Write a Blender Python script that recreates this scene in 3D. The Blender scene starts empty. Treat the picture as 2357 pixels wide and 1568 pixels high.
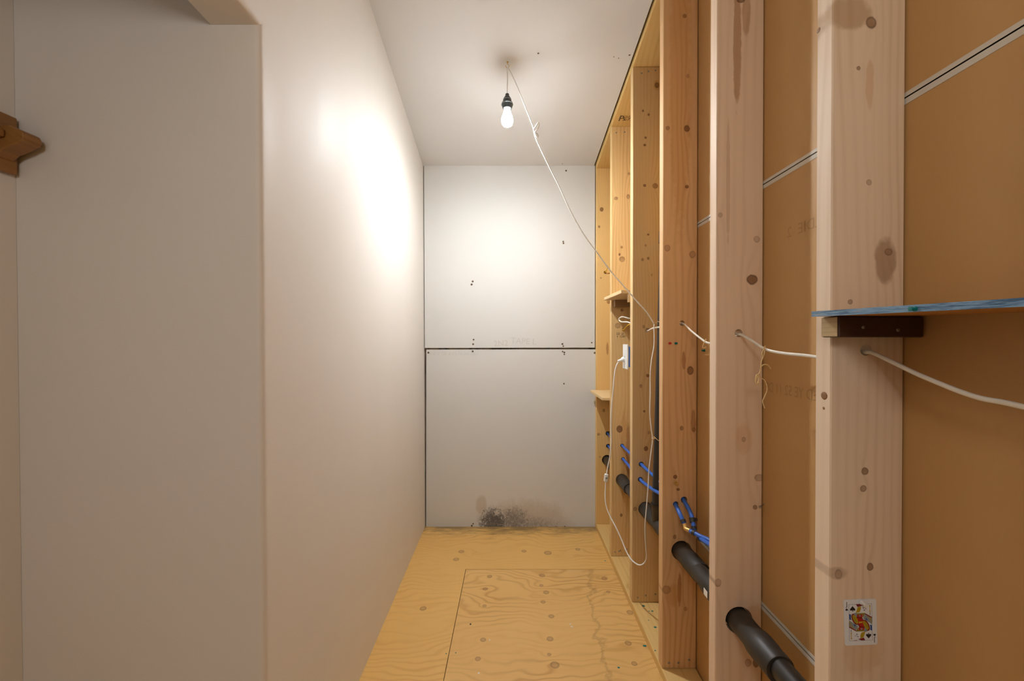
import bpy, bmesh, math, random
from mathutils import Vector, Matrix, Quaternion

# ------------------------------------------------------------------ camera
F_PX, W_PX, H_PX = 877.0, 2357.0, 1568.0
CAMZ = 1.39
PITCH = math.radians(0.35)
scene = bpy.context.scene
C = scene.collection
cam_data = bpy.data.cameras.new('camera')
cam_data.sensor_width = 36.0
cam_data.lens = 36.0 * F_PX / W_PX
cam_data.clip_start = 0.02
cam = bpy.data.objects.new('camera', cam_data)
cam.location = (0, 0, CAMZ)
cam.rotation_euler = (math.pi / 2 - PITCH, 0, 0)
C.objects.link(cam)
scene.camera = cam

# ------------------------------------------------------------------ world, lamps, exposure
world = bpy.data.worlds.new('world')
world.use_nodes = True
world.node_tree.nodes['Background'].inputs[0].default_value = (1.0, 0.98, 0.95, 1)
world.node_tree.nodes['Background'].inputs[1].default_value = 0.40
scene.world = world
BULB_STRENGTH = 5700.0     # facing down; LED bulb, far less to the side
BULB_SIDE = 0.026
ld = bpy.data.lights.new('camera_fill_light', 'POINT')      # unseen fill light added above and behind the camera, like a flash
ld.energy = 14.0
ld.color = (1.0, 0.98, 0.95)
ld.shadow_soft_size = 0.16
lo = bpy.data.objects.new('camera_fill_light', ld)
lo.location = (-0.10, -0.60, 2.02)
C.objects.link(lo)
cy = scene.cycles
cy.max_bounces = 5
cy.diffuse_bounces = 4
cy.glossy_bounces = 2
cy.transmission_bounces = 2
cy.use_light_tree = False
cy.adaptive_threshold = 0.04
cy.caustics_reflective = False
cy.caustics_refractive = False
vs = scene.view_settings
vs.view_transform = 'Standard'
vs.look = 'None'
vs.exposure = 0.46
vs.gamma = 1.0
vs.use_curve_mapping = False


# ------------------------------------------------------------------ pixel -> place
def ray(px, py):
    u = (px - W_PX / 2) / F_PX
    v = (H_PX / 2 - py) / F_PX
    c, s = math.cos(PITCH), math.sin(PITCH)
    return Vector((u, c + s * v, v * c - s))


def on_y(px, py, Y):
    d = ray(px, py)
    t = Y / d.y
    return Vector((d.x * t, Y, CAMZ + d.z * t))


def on_x(px, py, X):
    d = ray(px, py)
    t = X / d.x
    return Vector((X, d.y * t, CAMZ + d.z * t))


def on_z(px, py, Z):
    d = ray(px, py)
    t = (Z - CAMZ) / d.z
    return Vector((d.x * t, d.y * t, Z))


# ------------------------------------------------------------------ the wall frame in metres
FRONT = 0.613          # corridor side of the studs
DEPTH = 0.14
BACK = FRONT + DEPTH   # paper side of the drywall behind the studs
STUD_Y = [2.761, 2.351, 1.941, 1.550, 1.144, 0.732, 0.326]   # near faces
TH = 0.038
YB = 2.80              # face of the end wall


def left_x(Y, Z=CAMZ):
    return -0.6465 + 0.0165 * (YB - Y) - 0.004 * (Z - CAMZ)


def ceil_z(X, Y):
    t = min(1.0, max(0.0, (X + 0.64) / 1.25))
    s = 0.2135 + (0.158 - 0.2135) * t
    return CAMZ + 1.264 + s * (YB - Y)


def plate_z(Y):
    return CAMZ + 1.23 + 0.18 * (2.761 - Y)


# ------------------------------------------------------------------ node helpers
class NT:
    def __init__(self, name):
        self.m = bpy.data.materials.new(name)
        self.m.use_nodes = True
        self.t = self.m.node_tree
        self.b = self.t.nodes['Principled BSDF']

    def n(self, typ, **kw):
        x = self.t.nodes.new(typ)
        for k, v in kw.items():
            setattr(x, k, v)
        return x

    def link(self, a, b):
        self.t.links.new(a, b)

    def put(self, sock, v):
        if hasattr(v, 'is_output') or hasattr(v, 'links'):
            self.link(v, sock)
        else:
            sock.default_value = v

    def math(self, op, a, b=None, c=None, clamp=False):
        x = self.n('ShaderNodeMath', operation=op, use_clamp=clamp)
        self.put(x.inputs[0], a)
        if b is not None:
            self.put(x.inputs[1], b)
        if c is not None:
            self.put(x.inputs[2], c)
        return x.outputs[0]

    def mix(self, fac, a, b, mode='MIX'):
        x = self.n('ShaderNodeMix', data_type='RGBA', blend_type=mode)
        self.put(x.inputs[0], fac)
        self.put(x.inputs[6], a)
        self.put(x.inputs[7], b)
        return x.outputs[2]

    def smooth(self, v, lo, hi, a=0.0, b=1.0):
        x = self.n('ShaderNodeMapRange', interpolation_type='SMOOTHSTEP')
        self.put(x.inputs[0], v)
        x.inputs[1].default_value = lo
        x.inputs[2].default_value = hi
        x.inputs[3].default_value = a
        x.inputs[4].default_value = b
        return x.outputs[0]

    def coords(self):
        tc = self.n('ShaderNodeTexCoord')
        sp = self.n('ShaderNodeSeparateXYZ')
        self.link(tc.outputs['Object'], sp.inputs[0])
        return tc.outputs['Object'], sp.outputs[0], sp.outputs[1], sp.outputs[2]

    def quad(self, vec, cu, cg, ru, rg):
        """squared elliptical distance of vec from (cu, cg)"""
        a = self.n('ShaderNodeVectorMath', operation='MULTIPLY_ADD')
        self.link(vec, a.inputs[0])
        a.inputs[1].default_value = (1 / ru, 1 / rg, 0)
        a.inputs[2].default_value = (-cu / ru, -cg / rg, 0)
        d = self.n('ShaderNodeVectorMath', operation='DOT_PRODUCT')
        self.link(a.outputs[0], d.inputs[0])
        self.link(a.outputs[0], d.inputs[1])
        return d.outputs['Value']

    def comb(self, x, y, z):
        c = self.n('ShaderNodeCombineXYZ')
        self.put(c.inputs[0], x)
        self.put(c.inputs[1], y)
        self.put(c.inputs[2], z)
        return c.outputs[0]

    def noise(self, vec, scale, detail=3.0, rough=0.55, dist=0.0):
        x = self.n('ShaderNodeTexNoise')
        self.put(x.inputs['Vector'], vec)
        x.inputs['Scale'].default_value = scale
        x.inputs['Detail'].default_value = detail
        x.inputs['Roughness'].default_value = rough
        x.inputs['Distortion'].default_value = dist
        return x.outputs[0]

    def bump(self, h, strength, dist=0.002):
        x = self.n('ShaderNodeBump')
        self.put(x.inputs['Height'], h)
        x.inputs['Strength'].default_value = strength
        x.inputs['Distance'].default_value = dist
        self.link(x.outputs[0], self.b.inputs['Normal'])


def rgb(c):
    return (c[0], c[1], c[2], 1.0)


def srgb(r, g, b):
    f = lambda v: ((v / 255 + 0.055) / 1.055) ** 2.4 if v > 10 else v / 255 / 12.92
    return (f(r), f(g), f(b), 1.0)


def plain(name, col, rough=0.5, metal=0.0, var=0.06, scale=60.0, bump=0.0, emit=None, strength=0.0, trans=0.0):
    n = NT(name)
    vec, x, y, z = n.coords()
    ns = n.noise(vec, scale, 3)
    dark = tuple(v * (1 - var) for v in col[:3])
    lite = tuple(min(1, v * (1 + var)) for v in col[:3])
    n.link(n.mix(ns, rgb(dark), rgb(lite)), n.b.inputs['Base Color'])
    n.b.inputs['Roughness'].default_value = rough
    n.b.inputs['Metallic'].default_value = metal
    if bump:
        n.bump(ns, bump)
    if emit:
        n.b.inputs['Emission Color'].default_value = rgb(emit)
        n.b.inputs['Emission Strength'].default_value = strength
    if trans:
        n.b.inputs['Transmission Weight'].default_value = trans
    return n.m


def wood(name, knots, light, mid, dark, grain='z', u='x', seed=0.0, freq=55.0, contrast=1.0, rough=0.6, knotcol=None, streaks=(), weather=0.0):
    """softwood: growth rings run along `grain` and swing around the knots (u, g, ru, rg)"""
    n = NT(name)
    vec, x, y, z = n.coords()
    ax = {'x': x, 'y': y, 'z': z}
    U, G = ax[u], ax[grain]
    third = ax[[k for k in 'xyz' if k not in (u, grain)][0]]
    slow = n.noise(n.comb(n.math('MULTIPLY', U, 4.0), n.math('MULTIPLY', third, 4.0), n.math('MULTIPLY_ADD', G, 0.7, seed * 3.7)), 1.0, 2)
    fine = n.noise(n.comb(n.math('MULTIPLY', U, 420.0), n.math('MULTIPLY', third, 420.0), n.math('MULTIPLY_ADD', G, 6.0, seed)), 1.0, 2)
    phase = n.math('MULTIPLY_ADD', slow, 0.11, U)
    phase = n.math('MULTIPLY_ADD', third, 0.8, phase)
    P2 = n.comb(U, G, 0.0)
    mind = None
    for i, (ku, kg, ru, rg) in enumerate(knots):
        d2 = n.quad(P2, ku, kg, ru, rg)
        d2g = n.quad(P2, ku, kg, ru * 1.7, rg * 4.2)
        w = n.math('DIVIDE', min(0.05, ru * 2.2) * (1 if i % 2 else -1), n.math('ADD', d2g, 1.0))
        phase = n.math('ADD', phase, w)
        mind = d2 if mind is None else n.math('MINIMUM', mind, d2)
    mask = ring = None
    if mind is not None:
        mind = n.math('MULTIPLY_ADD', n.noise(n.comb(n.math('MULTIPLY', U, 110.0), seed, n.math('MULTIPLY', G, 80.0)), 1.0, 2), 0.9, n.math('SUBTRACT', mind, 0.45))
        mask = n.smooth(mind, 1.9, 0.30)
        ring = n.math('MULTIPLY', n.smooth(mind, 0.45, 0.8), n.smooth(mind, 1.6, 0.95))
    s = n.math('SINE', n.math('MULTIPLY_ADD', phase, freq * 6.283, seed))
    s = n.math('MULTIPLY_ADD', s, 0.5, 0.5)
    s = n.math('POWER', s, 2.2)
    amp = n.smooth(n.noise(n.comb(n.math('MULTIPLY', U, 14.0), seed, n.math('MULTIPLY', G, 1.1)), 1.0, 2), 0.35, 0.7, 0.12, 0.75)
    col = n.mix(slow, light, mid)
    col = n.mix(n.math('MULTIPLY', n.math('MULTIPLY', s, amp), contrast, clamp=True), col, dark)
    col = n.mix(n.math('MULTIPLY', n.smooth(fine, 0.5, 0.85), 0.30 * contrast), col, dark)
    wobn = None
    for (ku, kg, ru, rg, a, sc) in streaks:
        wobn = wobn or n.noise(vec, 40.0, 2)
        wob = n.math('MULTIPLY_ADD', wobn, 1.1, n.math('SUBTRACT', n.quad(P2, ku, kg, ru, rg), 0.55))
        col = n.mix(n.math('MULTIPLY', n.smooth(wob, 1.15, 0.5), a), col, sc)
    if mask is not None:
        kc = knotcol or (0.20, 0.075, 0.022, 1)
        kfac = n.smooth(n.noise(n.comb(n.math('MULTIPLY', U, 9.0), seed + 3.0, n.math('MULTIPLY', G, 9.0)), 1.0, 1), 0.35, 0.62, 0.35, 0.85)
        kc2 = tuple(v * 0.4 for v in kc[:3]) + (1,)
        col = n.mix(n.math('MULTIPLY', mask, kfac), col, kc)
        col = n.mix(n.math('MULTIPLY', ring, n.math('MULTIPLY', kfac, 0.75)), col, kc2)
    if weather:
        col = n.mix(n.math('MULTIPLY', n.smooth(n.noise(vec, 9.0, 4), 0.45, 0.75), weather), col, (0.20, 0.17, 0.15, 1))
    n.link(col, n.b.inputs['Base Color'])
    n.b.inputs['Roughness'].default_value = rough
    n.bump(fine, 0.12, 0.001)
    return n.m


# ------------------------------------------------------------------ mesh helpers
def link_mesh(name, bm, mat, parent=None, smooth=False):
    me = bpy.data.meshes.new(name)
    bmesh.ops.recalc_face_normals(bm, faces=bm.faces)
    bm.to_mesh(me)
    bm.free()
    if mat:
        me.materials.append(mat)
    if smooth:
        for p in me.polygons:
            p.use_smooth = True
    o = bpy.data.objects.new(name, me)
    C.objects.link(o)
    if parent is not None:
        attach(o, parent)
    return o


def attach(o, parent):
    o.parent = parent
    o.matrix_parent_inverse = world_of(parent).inverted()


def world_of(o):
    m = Matrix.Translation(o.location) @ o.rotation_euler.to_matrix().to_4x4()
    if o.parent is not None:
        m = world_of(o.parent) @ o.matrix_parent_inverse @ m
    return m


def empty(name, loc):
    o = bpy.data.objects.new(name, None)
    o.location = loc
    o.empty_display_size = 0.05
    C.objects.link(o)
    return o


def tag(o, label=None, cat=None, group=None, kind=None):
    if label:
        o['label'] = label
    if cat:
        o['category'] = cat
    if group:
        o['group'] = group
    if kind:
        o['kind'] = kind
    return o


def box_bm(x0, x1, y0, y1, z0, z1, bevel=0.0, seg=1, bm=None):
    own = bm is None
    bm = bm or bmesh.new()
    vs_ = [bm.verts.new(p) for p in ((x0, y0, z0), (x1, y0, z0), (x1, y1, z0), (x0, y1, z0), (x0, y0, z1), (x1, y0, z1), (x1, y1, z1), (x0, y1, z1))]
    fs = [bm.faces.new([vs_[i] for i in q]) for q in ((0, 3, 2, 1), (4, 5, 6, 7), (0, 1, 5, 4), (1, 2, 6, 5), (2, 3, 7, 6), (3, 0, 4, 7))]
    if bevel:
        es = list({e for f in fs for e in f.edges})
        bmesh.ops.bevel(bm, geom=es, offset=bevel, segments=seg, affect='EDGES', profile=0.5)
    return bm


def prism(pts, axis, a, b, bevel=0.0, seg=2):
    """polygon (2-d points) extruded along an axis from a to b"""
    bm = bmesh.new()

    def P(p, t):
        return {'x': (t, p[0], p[1]), 'y': (p[0], t, p[1]), 'z': (p[0], p[1], t)}[axis]
    A = [bm.verts.new(P(p, a)) for p in pts]
    B = [bm.verts.new(P(p, b)) for p in pts]
    n = len(pts)
    bm.faces.new(A)
    bm.faces.new(B[::-1])
    for i in range(n):
        bm.faces.new((A[i], B[i], B[(i + 1) % n], A[(i + 1) % n]))
    bmesh.ops.recalc_face_normals(bm, faces=bm.faces)
    if bevel:
        bmesh.ops.bevel(bm, geom=list(bm.edges), offset=bevel, segments=seg, affect='EDGES', profile=0.5)
    return bm


def catmull(pts, per=8):
    P = [Vector(p) for p in pts]
    if len(P) < 3:
        return P
    out = []
    E = [P[0] * 2 - P[1]] + P + [P[-1] * 2 - P[-2]]
    for i in range(1, len(E) - 2):
        p0, p1, p2, p3 = E[i - 1:i + 3]
        for k in range(per):
            t = k / per
            out.append(0.5 * ((2 * p1) + (p2 - p0) * t + (2 * p0 - 5 * p1 + 4 * p2 - p3) * t * t + (3 * p1 - p0 - 3 * p2 + p3) * t ** 3))
    out.append(P[-1])
    return out


def tube_bm(pts, r, sides=10, flat=1.0, per=8, spline=True, up=None, bm=None, radii=None):
    bm = bm or bmesh.new()
    L = catmull(pts, per) if spline else [Vector(p) for p in pts]
    n = len(L)
    T = [((L[min(i + 1, n - 1)] - L[max(i - 1, 0)]).normalized()) for i in range(n)]
    ref = Vector(up) if up else (Vector((0, 0, 1)) if abs(T[0].z) < 0.9 else Vector((1, 0, 0)))
    N = (ref - T[0] * ref.dot(T[0])).normalized()
    rings = []
    for i in range(n):
        if i:
            N = (T[i - 1].rotation_difference(T[i])) @ N
            N = (N - T[i] * N.dot(T[i])).normalized()
        B = T[i].cross(N)
        rr = radii[i] if radii else r
        rings.append([bm.verts.new(L[i] + (N * math.cos(a) * rr + B * math.sin(a) * rr * flat)) for a in [2 * math.pi * k / sides for k in range(sides)]])
    for i in range(n - 1):
        for k in range(sides):
            bm.faces.new((rings[i][k], rings[i][(k + 1) % sides], rings[i + 1][(k + 1) % sides], rings[i + 1][k]))
    bm.faces.new(rings[0][::-1])
    bm.faces.new(rings[-1])
    return bm


def lathe_bm(profile, origin, axis=(0, 0, 1), sides=24, bm=None):
    """profile: (radius, height) pairs turned about axis through origin"""
    bm = bm or bmesh.new()
    q = Vector((0, 0, 1)).rotation_difference(Vector(axis).normalized())
    O = Vector(origin)
    rings = []
    for r, h in profile:
        if r < 1e-6:
            rings.append([bm.verts.new(O + q @ Vector((0, 0, h)))])
        else:
            rings.append([bm.verts.new(O + q @ Vector((r * math.cos(2 * math.pi * k / sides), r * math.sin(2 * math.pi * k / sides), h))) for k in range(sides)])
    for a, b in zip(rings, rings[1:]):
        for k in range(sides):
            k2 = (k + 1) % sides
            if len(a) == 1 and len(b) == 1:
                continue
            if len(a) == 1:
                bm.faces.new((a[0], b[k], b[k2]))
            elif len(b) == 1:
                bm.faces.new((a[k], b[0], a[k2]))
            else:
                bm.faces.new((a[k], b[k], b[k2], a[k2]))
    for rg, flip in ((rings[0], 1), (rings[-1], 0)):
        if len(rg) > 1:
            bm.faces.new(rg[::-1] if flip else rg)
    return bm


def auto_smooth(o, ang=35):
    bm = bmesh.new()
    bm.from_mesh(o.data)
    for e in bm.edges:
        if len(e.link_faces) == 2 and e.calc_face_angle(0) > math.radians(ang):
            e.smooth = False
    for f in bm.faces:
        f.smooth = True
    bm.to_mesh(o.data)
    bm.free()
    return o


def text_mesh(name, body, size, mat, mtx, parent, mirror=False, sx=1.0):
    cu = bpy.data.curves.new(name, 'FONT')
    cu.body = body
    cu.size = size
    cu.align_x = 'CENTER'
    cu.align_y = 'CENTER'
    cu.resolution_u = 2
    t = bpy.data.objects.new('lettering_source', cu)
    C.objects.link(t)
    dg = bpy.context.evaluated_depsgraph_get()
    me = bpy.data.meshes.new_from_object(t.evaluated_get(dg))
    bpy.data.objects.remove(t)
    S = Matrix.Diagonal(((-sx if mirror else sx), 1, 1, 1))
    me.transform(mtx @ S)
    me.materials.clear()
    me.materials.append(mat)
    me.name = name
    o = bpy.data.objects.new(name, me)
    C.objects.link(o)
    if parent is not None:
        attach(o, parent)
    return o


def cut_holes(o, holes):
    """holes: (x, z, radius, y0, y1) drilled along y; exact boolean, applied"""
    cutters = []
    for (x, z, r, y0, y1) in holes:
        bm = lathe_bm([(r, 0), (r, y1 - y0)], (x, y0, z), (0, 1, 0), 22)
        c = link_mesh('cutter', bm, None)
        m = o.modifiers.new('hole', 'BOOLEAN')
        m.operation = 'DIFFERENCE'
        m.solver = 'EXACT'
        m.object = c
        cutters.append(c)
    bpy.context.view_layer.update()
    dg = bpy.context.evaluated_depsgraph_get()
    me = bpy.data.meshes.new_from_object(o.evaluated_get(dg))
    o.modifiers.clear()
    old = o.data
    o.data = me
    me.name = old.name
    for c in cutters:
        bpy.data.objects.remove(c)


# ------------------------------------------------------------------ materials
def m_paint():
    n = NT('wall_paint')
    vec, x, y, z = n.coords()
    big = n.noise(vec, 1.6, 3)
    tex = n.noise(vec, 230.0, 3)
    roll = n.noise(n.comb(n.math('MULTIPLY', x, 7.0), n.math('MULTIPLY', y, 7.0), n.math('MULTIPLY', z, 0.6)), 1.0, 3)
    col = n.mix(big, (0.70, 0.665, 0.62, 1), (0.74, 0.705, 0.66, 1))
    n.link(col, n.b.inputs['Base Color'])
    n.link(n.smooth(roll, 0.3, 0.7, 0.48, 0.62), n.b.inputs['Roughness'])
    n.b.inputs['Specular IOR Level'].default_value = 0.30
    n.bump(n.math('ADD', tex, n.math('MULTIPLY', roll, 1.5)), 0.10, 0.002)
    return n.m


def m_ceiling():
    n = NT('ceiling_drywall')
    vec, x, y, z = n.coords()
    col = n.mix(n.noise(vec, 2.0, 4), (0.66, 0.65, 0.635, 1), (0.71, 0.70, 0.685, 1))
    n.link(col, n.b.inputs['Base Color'])
    n.b.inputs['Roughness'].default_value = 0.85
    n.bump(n.noise(vec, 300.0, 2), 0.06, 0.001)
    return n.m


def m_backpanel():
    """grey-white board paper with a brown water stain and black mould low in the middle"""
    n = NT('stained_board_paper')
    vec, x, y, z = n.coords()
    base = n.mix(n.noise(vec, 2.2, 4), (0.60, 0.595, 0.565, 1), (0.65, 0.64, 0.61, 1))
    c1 = on_y(1135, 1190, YB)
    c2 = on_y(1185, 1195, YB)
    c3 = on_y(1215, 1180, YB)
    z0 = on_y(1200, 1217, YB).z

    def blob(cx, cz, rx, rz):
        du = n.math('DIVIDE', n.math('SUBTRACT', x, cx), rx)
        dz = n.math('DIVIDE', n.math('SUBTRACT', z, cz), rz)
        return n.math('ADD', n.math('MULTIPLY', du, du), n.math('MULTIPLY', dz, dz))
    wob = n.noise(vec, 11.0, 5, 0.7)
    tan_d = n.math('MULTIPLY_ADD', wob, 1.6, n.math('SUBTRACT', blob(c3.x, z0 + 0.03, 0.34, 0.20), 0.8))
    tanm = n.math('MULTIPLY', n.smooth(tan_d, 1.15, 0.2), 0.42)
    col = n.mix(tanm, base, (0.40, 0.29, 0.18, 1))
    col = n.mix(n.math('MULTIPLY', n.smooth(n.math('MULTIPLY_ADD', wob, 1.2, n.math('SUBTRACT', blob(on_y(1108, 1170, YB).x, z0 + 0.17, 0.05, 0.09), 0.6)), 1.0, 0.2), 0.35), col, (0.36, 0.24, 0.13, 1))
    speck = n.noise(n.comb(n.math('MULTIPLY', x, 48.0), y, n.math('MULTIPLY', z, 38.0)), 1.0, 8, 0.82, 1.6)
    m1 = n.smooth(n.math('MULTIPLY_ADD', speck, 4.6, n.math('SUBTRACT', blob(c1.x, z0 + 0.05, 0.13, 0.13), 2.2)), 0.95, 0.15)
    m2 = n.smooth(n.math('MULTIPLY_ADD', speck, 4.8, n.math('SUBTRACT', blob(c2.x, z0 + 0.06, 0.14, 0.13), 2.2)), 1.0, 0.1)
    m3 = n.smooth(n.math('MULTIPLY_ADD', speck, 5.0, n.math('SUBTRACT', blob(on_y(1235, 1200, YB).x, z0 + 0.025, 0.24, 0.08), 2.15)), 0.95, 0.1)
    m4 = n.smooth(n.math('MULTIPLY_ADD', speck, 3.0, n.math('SUBTRACT', blob(on_y(1170, 1216, YB).x, z0, 0.36, 0.022), 1.2)), 1.0, 0.1)
    m = n.math('MAXIMUM', n.math('MULTIPLY', m1, 0.85), n.math('MAXIMUM', n.math('MULTIPLY', m2, 0.6), n.math('MAXIMUM', n.math('MULTIPLY', m3, 0.42), n.math('MULTIPLY', m4, 0.8))))
    col = n.mix(m, col, (0.055, 0.045, 0.042, 1))
    n.link(col, n.b.inputs['Base Color'])
    n.b.inputs['Roughness'].default_value = 0.8
    n.bump(n.noise(vec, 240.0, 2), 0.05, 0.001)
    return n.m


def m_kraft():
    n = NT('brown_kraft_paper')
    vec, x, y, z = n.coords()
    ns = n.noise(vec, 3.0, 4)
    fine = n.noise(n.comb(x, n.math('MULTIPLY', y, 160.0), n.math('MULTIPLY', z, 30.0)), 1.0, 3)
    col = n.mix(ns, (0.50, 0.285, 0.105, 1), (0.56, 0.335, 0.13, 1))
    col = n.mix(n.math('MULTIPLY', fine, 0.18), col, (0.39, 0.21, 0.07, 1))
    n.link(col, n.b.inputs['Base Color'])
    n.b.inputs['Roughness'].default_value = 0.62
    n.bump(fine, 0.05, 0.001)
    return n.m


PAINT = m_paint()
CEILM = m_ceiling()
BOARD = m_backpanel()
KRAFT = m_kraft()
WHITEPAPER = plain('white_paper_edge', (0.62, 0.58, 0.51), 0.8)
DARKGAP = plain('dark_cavity', (0.055, 0.04, 0.03), 0.9, var=0.5, scale=9)
ABS = plain('black_abs', (0.020, 0.017, 0.014), 0.36, var=0.5, scale=14)
ABS_DUST = plain('dusty_black_abs', (0.030, 0.025, 0.020), 0.45, var=0.55, scale=16)
PEX = plain('blue_pex', (0.035, 0.13, 0.52), 0.38, var=0.15, scale=20)
BRASS = plain('brass', (0.62, 0.40, 0.13), 0.35, 0.6, var=0.2)
CRIMP = plain('black_crimp_metal', (0.05, 0.045, 0.04), 0.5, 0.5)
WHITE_PVC = plain('white_vinyl', (0.74, 0.70, 0.62), 0.42)
CORD_M = plain('white_cord', (0.78, 0.76, 0.72), 0.4)
WHITE_PL = plain('white_plastic', (0.80, 0.80, 0.78), 0.32)
YELLOW_PL = plain('yellow_vinyl', (0.72, 0.44, 0.03), 0.4)
BLUE_BOX = plain('blue_box_plastic', (0.02, 0.11, 0.42), 0.45)
SOCKET_M = plain('black_socket', (0.040, 0.048, 0.050), 0.35)
SOCKET_RING = plain('grey_socket_ring', (0.30, 0.34, 0.34), 0.3, 0.6)
TWINE = plain('jute_twine', (0.68, 0.47, 0.22), 0.85, var=0.3, scale=400)
STEEL = plain('steel', (0.33, 0.33, 0.33), 0.4, 0.8)
DARKHOLE = plain('dark_screw_hole', (0.10, 0.065, 0.035), 0.8, var=0.3)
TEAL = plain('teal_plastic', (0.0, 0.15, 0.15), 0.25)
RED = plain('red_plastic', (0.55, 0.02, 0.025), 0.25)
INK = plain('black_ink', (0.035, 0.025, 0.018), 0.7)
PENCIL = plain('faint_pencil', (0.54, 0.53, 0.50), 0.8)
KINK = plain('faded_brown_ink', (0.41, 0.235, 0.085), 0.7)
TEALP = plain('teal_paint', (0.005, 0.16, 0.14), 0.4)
PALEP = plain('white_paint_fleck', (0.72, 0.70, 0.64), 0.5)

PL_L = (0.72, 0.53, 0.30, 1)
PL_M = (0.63, 0.43, 0.215, 1)
PL_D = (0.47, 0.275, 0.105, 1)


def knots_on(Y, lst):
    out = []
    for (px, py, r) in lst:
        p = on_y(px, py, Y)
        k = r * 0.74 * Y / F_PX
        out.append((p.x, p.z, k * (0.85 + 0.3 * ((px * 7) % 10) / 10), k * (0.9 + 0.45 * ((py * 3) % 10) / 10)))
    return out


KN = [
    [(1385, 482, 5), (1379, 522, 3), (1383, 640, 2.5), (1378, 1000, 4), (1381, 1052, 2.5), (1390, 945, 4), (1401, 695, 4)],
    [(1418, 457, 5), (1446, 453, 5), (1432, 597, 8), (1426, 586, 3), (1431, 569, 3), (1422, 750, 8), (1432, 714, 4), (1426, 988, 9), (1430, 1186, 4), (1428, 1268, 2.5), (1448, 400, 4)],
    [(1484, 427, 4), (1508, 428, 7), (1486, 565, 3), (1492, 540, 3), (1479, 598, 4), (1492, 595, 3.5), (1500, 633, 3), (1482, 752, 4), (1483, 947, 3.5), (1475, 889, 4), (1491, 865, 4), (1487, 1033, 5), (1494, 996, 3.5), (1462, 1172, 5), (1480, 255, 3), (1493, 264, 3.5), (1486, 317, 3.5), (1484, 334, 3.5), (1512, 196, 6)],
    [(1576, 37, 6), (1583, 175, 5), (1537, 295, 5), (1581, 296, 7), (1581, 430, 5), (1536, 571, 9), (1594, 586, 8), (1589, 853, 9), (1569, 986, 5), (1597, 989, 5), (1554, 1098, 5), (1561, 1127, 4), (1553, 1236, 5), (1534, 1358, 11), (1578, 1402, 5)],
    [(1705, -3, 12), (1658, 495, 6), (1742, 551, 9), (1731, 644, 14), (1712, 1012, 6), (1747, 1100, 11), (1738, 1168, 6), (1653, 1342, 10), (1722, 1526, 9), (1740, 1526, 10)],
    [(2005, 52, 14), (1976, 157, 6), (2000, 420, 9), (2045, 580, 11), (1957, 695, 6), (1991, 1085, 9), (1987, 1125, 8), (2003, 1305, 10), (1930, 1322, 12)],
    [(2700, 600, 20), (2900, 900, 16)],
]
KC = [None, None, None, None, None, (0.26, 0.13, 0.055, 1), None]


def stk(Y, lst):
    out = []
    for (px, py, rx, ry, a, c) in lst:
        p = on_y(px, py, Y)
        k = Y / F_PX
        out.append((p.x, p.z, rx * k, ry * k, a, c))
    return out


RUST = (0.34, 0.145, 0.045, 1)
ORNG = (0.52, 0.25, 0.065, 1)
ST = [
    stk(STUD_Y[0], [(1398, 803, 3, 16, 0.7, RUST), (1401, 690, 6, 12, 0.5, ORNG)]),
    stk(STUD_Y[1], [(1446, 1040, 5, 70, 0.6, RUST), (1436, 1050, 8, 110, 0.4, ORNG)]),
    stk(STUD_Y[2], [(1512, 196, 8, 14, 0.5, ORNG)]),
    stk(STUD_Y[3], [(1566, 180, 26, 380, 0.42, ORNG), (1564, 1358, 5, 40, 0.8, RUST), (1596, 970, 6, 30, 0.6, RUST), (1574, 830, 5, 22, 0.7, RUST), (1550, 1370, 18, 28, 0.4, ORNG)]),
    stk(STUD_Y[4], [(1697, 105, 10, 150, 0.62, RUST), (1718, 30, 10, 60, 0.5, RUST), (1676, 420, 5, 160, 0.3, RUST), (1740, 1440, 26, 60, 0.45, ORNG), (1712, 1012, 22, 40, 0.25, ORNG)]),
    stk(STUD_Y[5], [(1955, 30, 55, 40, 0.55, (0.36, 0.20, 0.075, 1)), (2038, 600, 26, 55, 0.6, (0.25, 0.125, 0.05, 1)), (2002, 190, 10, 60, 0.35, ORNG), (1928, 1320, 26, 16, 0.4, (0.30, 0.19, 0.11, 1)), (1985, 1500, 50, 60, 0.25, ORNG)]),
    [],
]
TINT = [((0.78, 0.53, 0.22, 1), (0.70, 0.44, 0.15, 1), (0.56, 0.30, 0.07, 1)),
        ((0.76, 0.54, 0.26, 1), (0.66, 0.43, 0.17, 1), (0.48, 0.26, 0.08, 1)),
        ((0.72, 0.51, 0.265, 1), (0.63, 0.43, 0.20, 1), (0.48, 0.285, 0.11, 1)),
        ((0.72, 0.46, 0.24, 1), (0.63, 0.38, 0.175, 1), (0.46, 0.235, 0.085, 1)),
        ((0.80, 0.61, 0.45, 1), (0.72, 0.53, 0.37, 1), (0.57, 0.39, 0.24, 1)),
        ((0.80, 0.64, 0.48, 1), (0.73, 0.56, 0.40, 1), (0.58, 0.41, 0.26, 1)),
        (PL_L, PL_M, PL_D)]
STUD_M = [wood('stud_wood', knots_on(STUD_Y[i], KN[i]), *TINT[i], seed=1.7 * i + 0.4, freq=[70, 48, 62, 46, 40, 52, 50][i], contrast=[0.5, 0.75, 0.5, 0.8, 0.55, 0.6, 0.6][i], knotcol=KC[i], streaks=ST[i]) for i in range(7)]
PLATE_M = wood('plate_wood', [], (0.74, 0.52, 0.22, 1), (0.66, 0.42, 0.13, 1), (0.52, 0.28, 0.055, 1), grain='y', u='x', seed=5.0, freq=45, contrast=0.55)
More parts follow.
